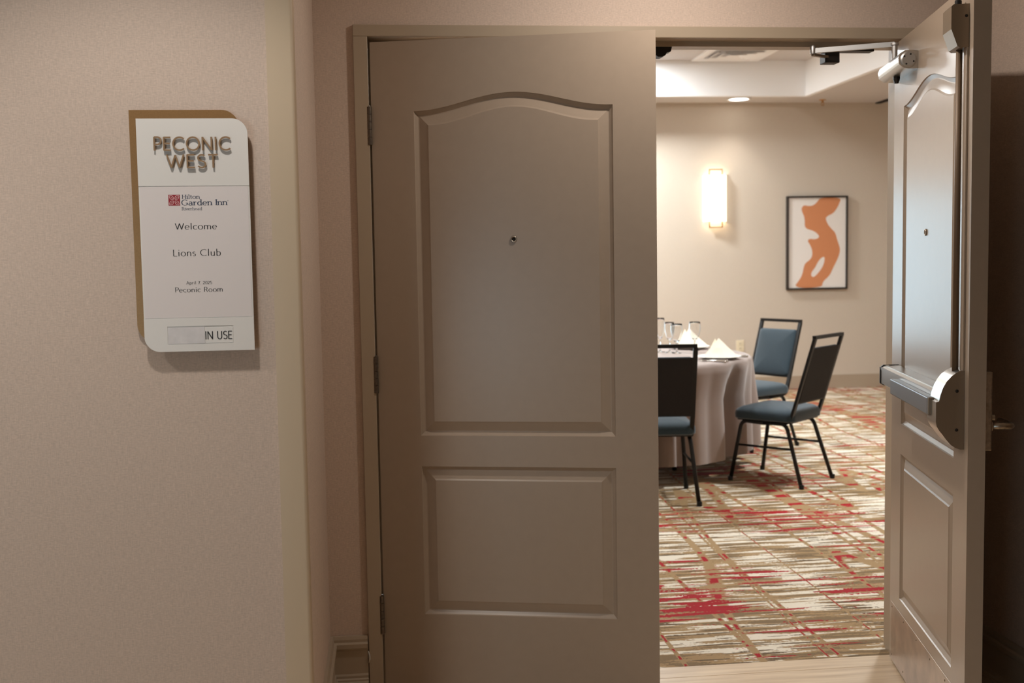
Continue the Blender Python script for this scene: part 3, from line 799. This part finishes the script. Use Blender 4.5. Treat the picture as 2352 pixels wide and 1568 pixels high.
# left bottom corner arc is cut by the slot line
xcut = -0.5285 + 0.036 - math.sqrt(max(0.0, 0.036 ** 2 - (1.2625 - sl[2]) ** 2))
prism(bm, B_ + [(xcut, sl[2])], 'y', -0.9775, YP)
arcp = [(-0.5285 + 0.036 - 0.036 * math.cos(a), 1.2625 - 0.036 * math.sin(a)) for a in [math.asin((1.2625 - sl[2]) / 0.036) * k / 6 for k in range(7)]]
prism(bm, arcp + [(sl[0], sl[2]), (sl[0], sl[3]), (-0.5285, sl[3])], 'y', -0.9775, YP)
prism(bm, [(sl[1], sl[2]), (-0.2755, sl[2]), (-0.2755, sl[3]), (sl[1], sl[3])], 'y', -0.9775, YP)
obj('lower_fascia', bm, M_signwhite, sg)
obj('card', bbox(-0.5255, -0.2785, -0.9782, -0.9772, 1.3060, 1.6125), M_paper, sg)
obj('slider', bbox(-0.392, -0.3245, -0.9785, -0.9772, 1.2455, 1.2815), M_signwhite, sg)
obj('paper_patch', bbox(-0.4748, -0.3900, -0.97935, -0.9774, 1.2446, 1.2835), M_tape, sg)
# raised letters stand off the fascia
text('letter', 'PECONIC', -0.4895, -0.3145, 1.7262, 1.6953, 0.115, 0.115, YP - 0.0075, YP - 0.0035, M_letter, sg, track=0.13, letters=True)
text('letter', 'WEST', -0.4615, -0.3447, 1.6858, 1.6550, 0.115, 0.115, YP - 0.0075, YP - 0.0035, M_letter, sg, track=0.13, letters=True)
YC = -0.9782
text('printed_line', 'Hilton', -0.4310, -0.3900, 1.5935, 1.5842, 0.06, 0.16, YC - 0.0003, YC, M_navy, sg, track=0.06, serif=True)
text('printed_line', 'Garden Inn', -0.4322, -0.3275, 1.5818, 1.5688, 0.06, 0.17, YC - 0.0003, YC, M_navy, sg, track=0.06, serif=True)
text('printed_line', 'Riverhead', -0.4321, -0.3859, 1.5643, 1.5577, 0.05, 0.13, YC - 0.0003, YC, M_navy, sg, track=0.07, serif=True)
bm = bmesh.new(); stroke(bm, arc(0, 0, 1, 1, 0, 360, 12), 0.5, 0.5, 0.0008, -0.3258, 1.5790, 0.0008, 0.0008, YC - 0.0003, YC)
obj('trade_mark', bm, M_navy, sg)
text('printed_line', 'Welcome', -0.4490, -0.3534, 1.5272, 1.5128, 0.045, 0.14, YC - 0.0003, YC, M_ink, sg, track=0.10)
text('printed_line', 'Lions Club', -0.4560, -0.3463, 1.4660, 1.4505, 0.045, 0.125, YC - 0.0003, YC, M_ink, sg, track=0.12)
text('printed_line', 'April 7. 2025', -0.4281, -0.3691, 1.3914, 1.3842, 0.05, 0.13, YC - 0.0003, YC, M_ink, sg, track=0.08)
text('printed_line', 'Peconic Room', -0.4540, -0.3446, 1.3775, 1.3660, 0.04, 0.13, YC - 0.0003, YC, M_ink, sg, track=0.10)
text('printed_line', 'IN USE', -0.3893, -0.3270, 1.2727, 1.2538, 0.10, 0.115, YP - 0.0001, YP + 0.0006, M_ink, sg, track=0.11)
# four leaf emblem
lg = obj('emblem', bbox(-0.4617, -0.4352, YC - 0.0002, YC, 1.5684, 1.5938), M_redink, sg)
bm = bmesh.new()
cxe, cze, he = -0.44845, 1.5811, 0.0127
for sx_, sz_ in ((1, 1), (-1, 1), (1, -1), (-1, -1)):
    a = Vector((0.14, 0.14)); b_ = Vector((0.84, 0.84)); mid = (a + b_) / 2; nrm = Vector((-1, 1)).normalized()
    for s_ in (1, -1):
        pts = []
        for k in range(13):
            t = k / 12; bulge = 0.30 * math.sin(PI * t) ** 0.8 * s_
            q = a.lerp(b_, t) + nrm * bulge
            pts.append((q.x * sx_, q.y * sz_))
        stroke(bm, pts, 0.075, 0.075, he, cxe, cze, he, he, YC - 0.0005, YC - 0.0001)
    stroke(bm, [(0.30 * sx_, 0.30 * sz_), (0.66 * sx_, 0.66 * sz_)], 0.06, 0.06, he, cxe, cze, he, he, YC - 0.0005, YC - 0.0001)
obj('leaf_outline', bm, M_pinkink, lg)

# ------------------------------------------------------------------ far wall: sconce, picture, outlet
sc = thing('wall_sconce', 'lit white half round wall sconce with brass brackets', 'wall lamp', (3.43, YB, 2.005))
bm = bmesh.new(); n = 16; ring = []
outl = [(0.122 * math.cos(PI + PI * k / n), 0.115 * math.sin(PI + PI * k / n)) for k in range(n + 1)]
inn = [(x * 0.97, y * 0.97) for x, y in outl][::-1]
for seg_ in range(n):
    prism(bm, [outl[seg_], outl[seg_ + 1], (outl[seg_ + 1][0] * 0.97, outl[seg_ + 1][1] * 0.97), (outl[seg_][0] * 0.97, outl[seg_][1] * 0.97)], 'z', -0.235, 0.235)
bmesh.ops.remove_doubles(bm, verts=bm.verts[:], dist=1e-5)
obj('shade', bm, M_shade, sc)
for s_ in (1, -1):
    bm = bmesh.new(); tube(bm, [(-0.068, -0.05, s_ * 0.20), (-0.068, -0.05, s_ * 0.296), (0.068, -0.05, s_ * 0.296), (0.068, -0.05, s_ * 0.20)], 0, rect=(0.013, 0.013))
    obj('bracket', bm, M_brass, sc)
    bm = bmesh.new(); tube(bm, [(-0.068, -0.05, s_ * 0.22), (0.068, -0.05, s_ * 0.22)], 0, rect=(0.008, 0.012))
    tube(bm, [(-0.05, 0.0, s_ * 0.21), (-0.05, -0.05, s_ * 0.21)], 0, rect=(0.01, 0.01))
    obj('bracket_arm', bm, M_brass, sc)
obj('wall_plate', bbox(-0.05, 0.05, -0.012, 0, -0.2, 0.2, bev=0.002), M_brass, sc)
for s_ in (1, -1):
    light('sconce_bulb', 'POINT', (3.43, YB - 0.055, 2.005 + s_ * 0.15), 2.6, (1.0, 0.82, 0.58), size=0.03)

pic = thing('wall_picture', 'black framed abstract print with one burnt orange shape', 'picture', (4.524, YB, 1.534))
bm = bmesh.new()
pw, ph, fw_ = 0.329, 0.487, 0.018
for a in ((-pw, -pw + fw_, -ph, ph), (pw - fw_, pw, -ph, ph), (-pw + fw_, pw - fw_, -ph, -ph + fw_), (-pw + fw_, pw - fw_, ph - fw_, ph)):
    box(bm, a[0], a[1], -0.042, 0, a[2], a[3], bev=0.001, seg=1)
obj('frame', bm, M_frame, pic)
cv = obj('canvas', bbox(-pw + fw_, pw - fw_, -0.026, -0.004, -ph + fw_, ph - fw_), M_artwhite, pic)
A1 = [(4.553, 2.005), (4.526, 1.961), (4.487, 1.927), (4.44, 1.915), (4.378, 1.929), (4.351, 1.895), (4.359, 1.858), (4.382, 1.813), (4.39, 1.76), (4.388, 1.704), (4.418, 1.677), (4.48, 1.661), (4.527, 1.631), (4.551, 1.593), (4.504, 1.569), (4.441, 1.579), (4.417, 1.557), (4.45, 1.512), (4.473, 1.451), (4.47, 1.391), (4.442, 1.354), (4.395, 1.324), (4.378, 1.279), (4.368, 1.219), (4.341, 1.159), (4.263, 1.066), (4.581, 1.066), (4.584, 1.125), (4.663, 1.191), (4.694, 1.259), (4.725, 1.319), (4.756, 1.379), (4.776, 1.454), (4.763, 1.507), (4.74, 1.568), (4.723, 1.636), (4.676, 1.681), (4.637, 1.727), (4.613, 1.787), (4.636, 1.813), (4.699, 1.839), (4.738, 1.891), (4.765, 1.943), (4.784, 2.003)]
A2 = [(4.607, 1.392), (4.568, 1.378), (4.529, 1.33), (4.505, 1.277), (4.466, 1.233), (4.458, 1.195), (4.482, 1.172), (4.521, 1.201), (4.576, 1.268), (4.603, 1.328)]
def smooth_loop(pts, it=2, keep=()):
    for _ in range(it):
        o = []
        n = len(pts)
        for i in range(n):
            a, b = pts[i], pts[(i + 1) % n]
            o += [(0.75 * a[0] + 0.25 * b[0], 0.75 * a[1] + 0.25 * b[1]), (0.25 * a[0] + 0.75 * b[0], 0.25 * a[1] + 0.75 * b[1])]
        pts = o
    return pts
bm = bmesh.new()
es = []
for L_ in (A1, A2):
    L_ = smooth_loop(L_)
    vv = [bm.verts.new((max(-pw + fw_, min(pw - fw_, x - 4.524)), -0.0264, max(-ph + fw_, min(ph - fw_, z - 1.534)))) for x, z in L_]
    es += [bm.edges.new((vv[i], vv[(i + 1) % len(vv)])) for i in range(len(vv))]
bmesh.ops.triangle_fill(bm, use_beauty=True, edges=es, normal=(0, -1, 0))
obj('painted_shape', bm, M_artorange, cv)

ou = thing('wall_outlet', 'ivory wall outlet low on the far wall behind the table', 'outlet', (3.700, YB, 0.472))
obj('cover_plate', bbox(-0.042, 0.042, -0.006, 0, -0.060, 0.060, bev=0.003), M_plate, ou)
for z in (0.024, -0.024):
    r_ = obj('receptacle', bbox(-0.017, 0.017, -0.009, -0.006, z - 0.015, z + 0.015, bev=0.002), M_plate, ou)
    bm = bmesh.new(); box(bm, -0.008, -0.005, -0.0096, -0.0088, z - 0.006, z + 0.006); box(bm, 0.005, 0.008, -0.0096, -0.0088, z - 0.006, z + 0.006)
    obj('slot', bm, M_dark, r_)

# ceiling fittings
cl_ = thing('recessed_light', 'round lit recessed light in the ceiling border above the sconce', 'ceiling light', (3.60, 7.40, ZS))
bm = bmesh.new(); lathe(bm, [(0.115, 0.0), (0.125, -0.004), (0.115, -0.008), (0.095, -0.006), (0.095, 0.0)], 28)
obj('trim_ring', bm, M_ceil, cl_, smooth=True)
bm = bmesh.new(); lathe(bm, [(0.0, -0.011), (0.06, -0.010), (0.096, -0.006)], 28)
obj('lens', bm, M_lens, cl_, smooth=True)
sp = thing('sprinkler', 'small pendent sprinkler on the ceiling border right of the light', 'sprinkler', (4.50, 7.46, ZS))
bm = bmesh.new(); lathe(bm, [(0.036, 0.0), (0.034, -0.006), (0.012, -0.010), (0.012, -0.0)], 16)
obj('escutcheon', bm, M_brass, sp, smooth=True)
bm = bmesh.new(); tube(bm, [(0, 0, 0), (0, 0, -0.030)], 0.010, seg=10); tube(bm, [(-0.011, 0, -0.022), (-0.013, 0, -0.045), (0, 0, -0.056), (0.013, 0, -0.045), (0.011, 0, -0.022)], 0.003, seg=6); lathe(bm, [(0.0, -0.056), (0.017, -0.056), (0.017, -0.059), (0.0, -0.060)], 12)
obj('sprinkler_head', bm, M_brass, sp, smooth=30)
ac = thing('air_diffuser', 'square white air diffuser in the raised ceiling', 'vent', (3.39, 6.86, ZT))
bm = bmesh.new()
def sqring(bm, r0, z0, r1, z1, t=0.004):
    prev = None
    for r, z in ((r0, z0), (r1, z1)):
        ring = [bm.verts.new((a * r, b * r, z)) for a, b in ((-1, -1), (1, -1), (1, 1), (-1, 1))]
        if prev:
            for i in range(4): bm.faces.new((prev[i], prev[(i + 1) % 4], ring[(i + 1) % 4], ring[i]))
        prev = ring
for r0, z0, r1, z1 in ((0.335, 0.0, 0.335, -0.012), (0.335, -0.012, 0.30, -0.016), (0.30, -0.016, 0.24, 0.0)):
    sqring(bm, r0, z0, r1, z1)
obj('flange', bm, M_ceil, ac)
for r in (0.235, 0.165, 0.095):
    bm = bmesh.new(); sqring(bm, r, -0.026, r - 0.05, -0.004)
    obj('louver', bm, M_ceil, ac)

# ------------------------------------------------------------------ round table, cloth, settings
TC = Vector((1.601, 3.87)); TR = 0.905
tb = thing('round_table', 'round banquet table hidden under a mauve taupe cloth', 'table', (TC.x, TC.y, 0))
bm = bmesh.new(); lathe(bm, [(0.0, 0.720), (TR - 0.035, 0.720), (TR - 0.035, 0.748), (0.0, 0.748)], 48)
obj('tabletop', bm, mat('plywood', lin(170, 130, 90), rough=0.6), tb, smooth=30)
for a in (0.785, 2.356, 3.927, 5.498):
    bm = bmesh.new(); tube(bm, [(0.45 * math.cos(a), 0.45 * math.sin(a), 0.0), (0.42 * math.cos(a), 0.42 * math.sin(a), 0.72)], 0.016, seg=10)
    obj('leg', bm, M_darkmetal, tb, smooth=True)
bm = bmesh.new(); NS = 360
def fold(th):
    a = th + 0.06 * math.sin(th * 5 + 1.0)
    v = 0.6 * math.sin(a * 27 + 0.6) + 0.35 * math.sin(a * 16 - 1.3) + 0.16 * math.sin(a * 37 + 2.0)
    return v - 0.25 * abs(v)
prof = [(0.0, 0), (0.5, 0), (0.90, 0), (0.985, 0), (1.003, 0.03), (1.006, 0.10), (1.008, 0.22), (1.010, 0.38), (1.012, 0.55), (1.015, 0.72), (1.018, 0.88), (1.02, 1.0)]
rings = []
for r, d in prof:
    z = 0.752 - 0.004 * max(0, (r - 0.97)) / 0.03 * (1 if d == 0 else 0) - d * 0.622 - (0.006 if d > 0 else 0)
    if r == 0: rings.append([bm.verts.new((0, 0, z))]); continue
    ring = []
    for k in range(NS):
        th = 2 * PI * k / NS; w = fold(th)
        push = 0.085 * math.exp(-((th - math.radians(273)) / 0.36) ** 2) + 0.075 * math.exp(-((th - math.radians(316)) / 0.30) ** 2)
        rr = TR * r + (0.068 * w * min(1, 0.12 + d * 1.3) - push * min(1, d * 3) if d > 0 else 0) + 0.003
        ring.append(bm.verts.new((rr * math.cos(th), rr * math.sin(th), z + (0.012 * w * d))))
    rings.append(ring)
for a, b in zip(rings[:-1], rings[1:]):
    for k in range(NS):
        k2 = (k + 1) % NS
        if len(a) == 1: bm.faces.new((a[0], b[k], b[k2]))
        else: bm.faces.new((a[k], a[k2], b[k2], b[k]))
tcl = tag(obj('tablecloth', bm, M_cloth, smooth=True), 'mauve taupe tablecloth hanging in folds from the round table', 'tablecloth')
tcl.location = (TC.x, TC.y, 0)
TT = 0.7525

def plate_thing(x, y, label):
    t = thing('dinner_plate', label, 'plate', (x, y, TT), group='plates laid on the round table')
    bm = bmesh.new(); lathe(bm, [(0.0, 0.0), (0.085, 0.0), (0.10, 0.006), (0.142, 0.018), (0.145, 0.0195), (0.142, 0.021), (0.10, 0.010), (0.085, 0.006), (0.0, 0.006)], 40)
    obj('dish', bm, M_white, t, smooth=True)
    return t
def napkin_thing(x, y, rz, w, h, label, z=0.015):
    """stiff pyramid fold: two leaning triangular flaps with a ridge and an open front"""
    t = thing('folded_napkin', label, 'napkin', (x, y, TT + z), rz, group='cream napkins folded to pyramids')
    bm = bmesh.new()
    A = Vector((0, 0.02, h)); Lf = Vector((-w / 2, -0.045, 0)); Rt = Vector((w / 2, -0.045, 0)); Fr = Vector((0.01, -0.085, 0)); Bk = Vector((0, 0.09, 0))
    def V(p): return bm.verts.new(p)
    a, l, r, f, b = (V(p) for p in (A, Lf, Rt, Fr, Bk))
    for tri in ((a, l, f), (a, f, r), (a, r, b), (a, b, l)): bm.faces.new(tri)
    bm.faces.new((l, b, r, f))
    bmesh.ops.subdivide_edges(bm, edges=bm.edges[:], cuts=3, use_grid_fill=True)
    for v in bm.verts:
        if v.co.z > 0.004: v.co += Vector((mnoise.noise(v.co * 30) * 0.003, mnoise.noise(v.co * 30 + Vector((5, 0, 0))) * 0.004, 0))
    obj('pyramid', bm, M_napkin, t)
    bm = bmesh.new()   # the turned-in second flap peeping out behind the ridge
    A2 = A + Vector((-0.016, 0.028, -0.006)); pts = [A2, Lf + Vector((0.03, 0.04, 0)), Vector((0.03, 0.03, 0.0))]
    vv = [V2 for V2 in (bm.verts.new(p) for p in pts)]; ww = [bm.verts.new(p + Vector((0.0, 0.006, 0))) for p in pts]
    bm.faces.new(vv); bm.faces.new(ww[::-1])
    for i in range(3): bm.faces.new((vv[i], ww[i], ww[(i + 1) % 3], vv[(i + 1) % 3]))
    obj('inner_flap', bm, M_napkin, t)
    return t
def cutlery(kind, x, y, rz, label):
    t = thing(kind, label, 'cutlery', (x, y, TT), rz, group='cutlery laid on the round table')
    bm = bmesh.new()
    tube(bm, [(0, -0.100, 0.0035), (0, -0.085, 0.006), (0, -0.02, 0.005), (0, 0.02, 0.008)], [0.0075, 0.0085, 0.005, 0.0035], seg=10)
    obj('handle', bm, M_steel, t, smooth=True)
    bm = bmesh.new()
    if kind == 'table_fork':
        box(bm, -0.011, 0.011, 0.02, 0.05, 0.006, 0.009)
        for k in range(4): box(bm, -0.011 + k * 0.0062, -0.0076 + k * 0.0062, 0.05, 0.095, 0.006, 0.009)
        obj('tines', bm, M_steel, t)
    elif kind == 'table_knife':
        prism(bm, [(-0.006, 0.02), (0.008, 0.02), (0.010, 0.08), (0.004, 0.115), (-0.006, 0.118)], 'z', 0.004, 0.0065)
        obj('blade', bm, M_steel, t)
    else:
        lathe(bm, [(0.0, 0.002), (0.012, 0.004), (0.019, 0.009), (0.018, 0.0095), (0.010, 0.006), (0.0, 0.005)], 18)
        for v in bm.verts: v.co.y = v.co.y * 1.45 + 0.045
        obj('bowl', bm, M_steel, t, smooth=True)
    return t
def glass(x, y, kind, label):
    t = thing('wine_glass' if kind else 'water_goblet', label, 'glass', (x, y, TT), group='stemware on the round table')
    h = {0: 0.205, 1: 0.212, 2: 0.240}[kind]; R_ = {0: 0.040, 1: 0.034, 2: 0.032}[kind]; st = {0: 0.075, 1: 0.085, 2: 0.09}[kind]
    out = [(0.0, 0.0), (0.033, 0.0), (0.034, 0.0015), (0.010, 0.006), (0.005, 0.012), (0.0045, st)]
    for k in range(9):
        u = k / 8; out.append((R_ * math.sin(min(1.0, 0.25 + u * 1.1) * PI / 2) * (1.0 - 0.10 * max(0, u - 0.6)), st + 0.004 + (h - st - 0.004) * u))
    inn = [(max(0.0, r - 0.0012), z + (0.003 if i == 0 else 0)) for i, (r, z) in enumerate(out[6:])][::-1] + [(0.0, st + 0.012)]
    bm = bmesh.new(); lathe(bm, out + inn, 28)
    obj('bowl_and_stem', bm, M_glass, t, smooth=True)
    return t

def setting(ang, which, plate_lab, nap_lab, rr=0.665, nap=(0.25, 0.125)):
    d = Vector((math.cos(ang), math.sin(ang))); p = TC + d * rr; s = Vector((-d.y, d.x)); rz = ang + PI / 2
    plate_thing(p.x, p.y, plate_lab)
    if nap_lab: napkin_thing(p.x, p.y, which[0], nap[0], nap[1], nap_lab)
    return p, s, d, rz

pA, sA, dA, rA = setting(math.radians(-38.5), (-0.10,), 'white plate under the pyramid napkin at the table edge', 'large cream napkin pyramid nearest the table edge', rr=0.745, nap=(0.235, 0.120))
pB, sB, dB, rB = setting(math.radians(31), (0.15,), 'white plate under the napkin behind the goblet', 'cream napkin pyramid standing behind the goblet', rr=0.72, nap=(0.26, 0.130))
pC, sC, dC, rC = setting(math.radians(-88), (0.0,), 'white plate behind the black chair back', 'cream napkin lying low behind the black chair back', rr=0.69, nap=(0.15, 0.030))
for (p, s, d, rz, names) in ((pA, sA, dA, rA, ('left of the napkin nearest the table edge', 'beside the plate nearest the table edge')), (pC, sC, dC, rC, ('left of the plate behind the black chair', 'right of the plate behind the black chair'))):
    for off, kind, nm in ((0.175, 'table_fork', names[1]), (-0.175, 'table_knife', names[0]), (-0.21, 'table_spoon', names[0])):
        q = p + s * off + d * 0.03
        cutlery(kind, q.x, q.y, rz, 'shiny ' + kind.replace('_', ' ') + ' ' + nm)
glass(2.21, 4.08, 0, 'clear goblet in front of the rear napkin pyramid')
glass(2.00, 3.98, 1, 'shorter clear wine glass nearest the door edge')
glass(1.945, 4.03, 2, 'taller clear wine glass half hidden by the door edge')
glass(2.03, 3.90, 0, 'low clear goblet beside the two wine glasses')

def rounded_slab(w, d, t, r, dome, seg=8):
    """cushion: rounded rectangle plan, domed top, rolled edge; centred on x, y; bottom at z = 0"""
    def plan(k_in):
        pts = []
        W_, D_ = w / 2 - k_in, d / 2 - k_in; rr = max(0.01, r - k_in * 0.6)
        for (cx, cy, a0) in ((W_ - rr, D_ - rr, 0), (-W_ + rr, D_ - rr, 90), (-W_ + rr, -D_ + rr, 180), (W_ - rr, -D_ + rr, 270)):
            for k in range(seg + 1):
                a = math.radians(a0 + 90 * k / seg); pts.append((cx + rr * math.cos(a), cy + rr * math.sin(a)))
        return pts
    bm = bmesh.new(); prev = None
    rings = [(0.012, 0.0), (0.002, 0.006), (0.0, t * 0.45), (0.004, t * 0.72), (0.016, t * 0.92), (0.04, t + dome * 0.25), (0.09, t + dome * 0.65), (0.14, t + dome * 0.92), (0.18, t + dome)]
    first = None
    for ins, z in rings:
        if ins > min(w, d) / 2 - 0.012: break
        ring = [bm.verts.new((x, y, z)) for x, y in plan(ins)]
        if prev:
            n = len(ring)
            for i in range(n): bm.faces.new((prev[i], prev[(i + 1) % n], ring[(i + 1) % n], ring[i]))
        else: first = ring
        prev = ring
    bm.faces.new(first[::-1]); bm.faces.new(prev)
    return bm

def curve_pts(pts, n=5):
    """round the inner corners of a polyline"""
    P = [Vector(p) for p in pts]; out = [P[0]]
    for i in range(1, len(P) - 1):
        a, b, c = P[i - 1], P[i], P[i + 1]
        r = min((a - b).length, (c - b).length) * 0.45
        p0 = b + (a - b).normalized() * r; p2 = b + (c - b).normalized() * r
        for k in range(n + 1):
            t = k / n; out.append(p0 * (1 - t) ** 2 + b * 2 * t * (1 - t) + p2 * t * t)
    out.append(P[-1]); return out

def make_chair(label):
    t = thing('banquet_chair', label, 'chair', group='banquet chairs around the table')
    # seat
    bm = rounded_slab(0.425, 0.415, 0.068, 0.05, 0.028)
    bmesh.ops.translate(bm, verts=bm.verts[:], vec=(0, 0.025, 0.398))
    obj('seat', bm, M_blue, t, smooth=50)
    obj('seat_pan', bbox(-0.185, 0.185, -0.16, 0.21, 0.388, 0.403, bev=0.004), M_black, t)
    # back: leans away from the seat
    y_b, z_b, y_t, z_t = -0.190, 0.505, -0.315, 0.925
    ln = Vector((0, y_t - y_b, z_t - z_b)); L_ = ln.length; tilt = math.atan2(-(y_t - y_b), (z_t - z_b))
    bm = rounded_slab(0.350, 0.352, 0.026, 0.022, 0.010)
    bmesh.ops.rotate(bm, verts=bm.verts[:], cent=(0, 0, 0), matrix=Matrix.Rotation(-PI / 2, 3, 'X'))   # top faces +y
    bmesh.ops.translate(bm, verts=bm.verts[:], vec=(0, -0.004, 0.018 + 0.176))
    mt = Matrix.Translation((0, y_b, z_b)) @ Matrix.Rotation(tilt, 4, 'X')
    bmesh.ops.transform(bm, matrix=mt, verts=bm.verts[:])
    bk = obj('backrest', bm, M_blue, t, smooth=50)
    bm = bbox(-0.174, 0.174, -0.012, -0.003, 0.018, 0.371, bev=0.003); bmesh.ops.transform(bm, matrix=mt, verts=bm.verts[:])
    obj('back_cover', bm, M_blackfab, t)
    # rectangular tube back frame: two uprights joined by a top rail
    hw = 0.186
    bm = bmesh.new()
    for s in (-1, 1):
        tube(bm, curve_pts([(s * hw, y_t, z_t - 0.010), (s * hw, y_b, z_b), (s * (hw - 0.002), -0.152, 0.392), (s * (hw - 0.012), -0.075, 0.388)], 6), 0, rect=(0.026, 0.018))
    tube(bm, [(-hw - 0.009, y_t, z_t), (hw + 0.009, y_t, z_t)], 0, rect=(0.021, 0.024))
    tube(bm, [(-hw, y_b - 0.004, z_b + 0.012), (hw, y_b - 0.004, z_b + 0.012)], 0, rect=(0.012, 0.014))
    obj('back_frame', bm, M_black, t)
    for s in (-1, 1):
        top = 0.180
        # each leg curves into the rail under the seat
        for nm, foot, knee, end in (('rear', (s * 0.215, -0.245, 0.0), (s * top, -0.125, 0.386), (s * top, 0.03, 0.380)), ('front', (s * 0.212, 0.245, 0.0), (s * top, 0.180, 0.386), (s * top, 0.03, 0.380))):
            bm = bmesh.new(); tube(bm, curve_pts([foot, (Vector(foot) * 0.25 + Vector(knee) * 0.75), knee, end], 6), 0.0125, seg=10)
            lg = obj('leg', bm, M_black, t, smooth=True)
            bm = bmesh.new(); lathe(bm, [(0.0, 0.0), (0.015, 0.0), (0.016, 0.022), (0.0125, 0.028), (0.0, 0.028)], 12, center=(foot[0], foot[1]))
            obj('foot_cap', bm, M_black, lg, smooth=40)
        f = 0.60
        a = Vector((s * 0.215, -0.245, 0)).lerp(Vector((s * top, -0.125, 0.386)), f); b = Vector((s * 0.212, 0.245, 0)).lerp(Vector((s * top, 0.180, 0.386)), f)
        bm = bmesh.new(); tube(bm, [a, b], 0.0075, seg=8)
        obj('stretcher', bm, M_black, t, smooth=True)
    return t

ch = make_chair('dark backed blue chair half hidden by the closed door leaf')
ch.location = (1.600, 2.745, 0); ch.rotation_euler = (0, 0, -0.118)
for (x, y, rz, lab) in ((2.505, 3.133, math.radians(43), 'blue seated chair in full view, turned sideways to the table'),
                        (2.736, 4.386, math.radians(119.4), 'farthest blue chair showing the padded front of its back')):
    c = copy_tree(ch); c.location = (x, y, 0); c.rotation_euler = (0, 0, rz); c['label'] = lab
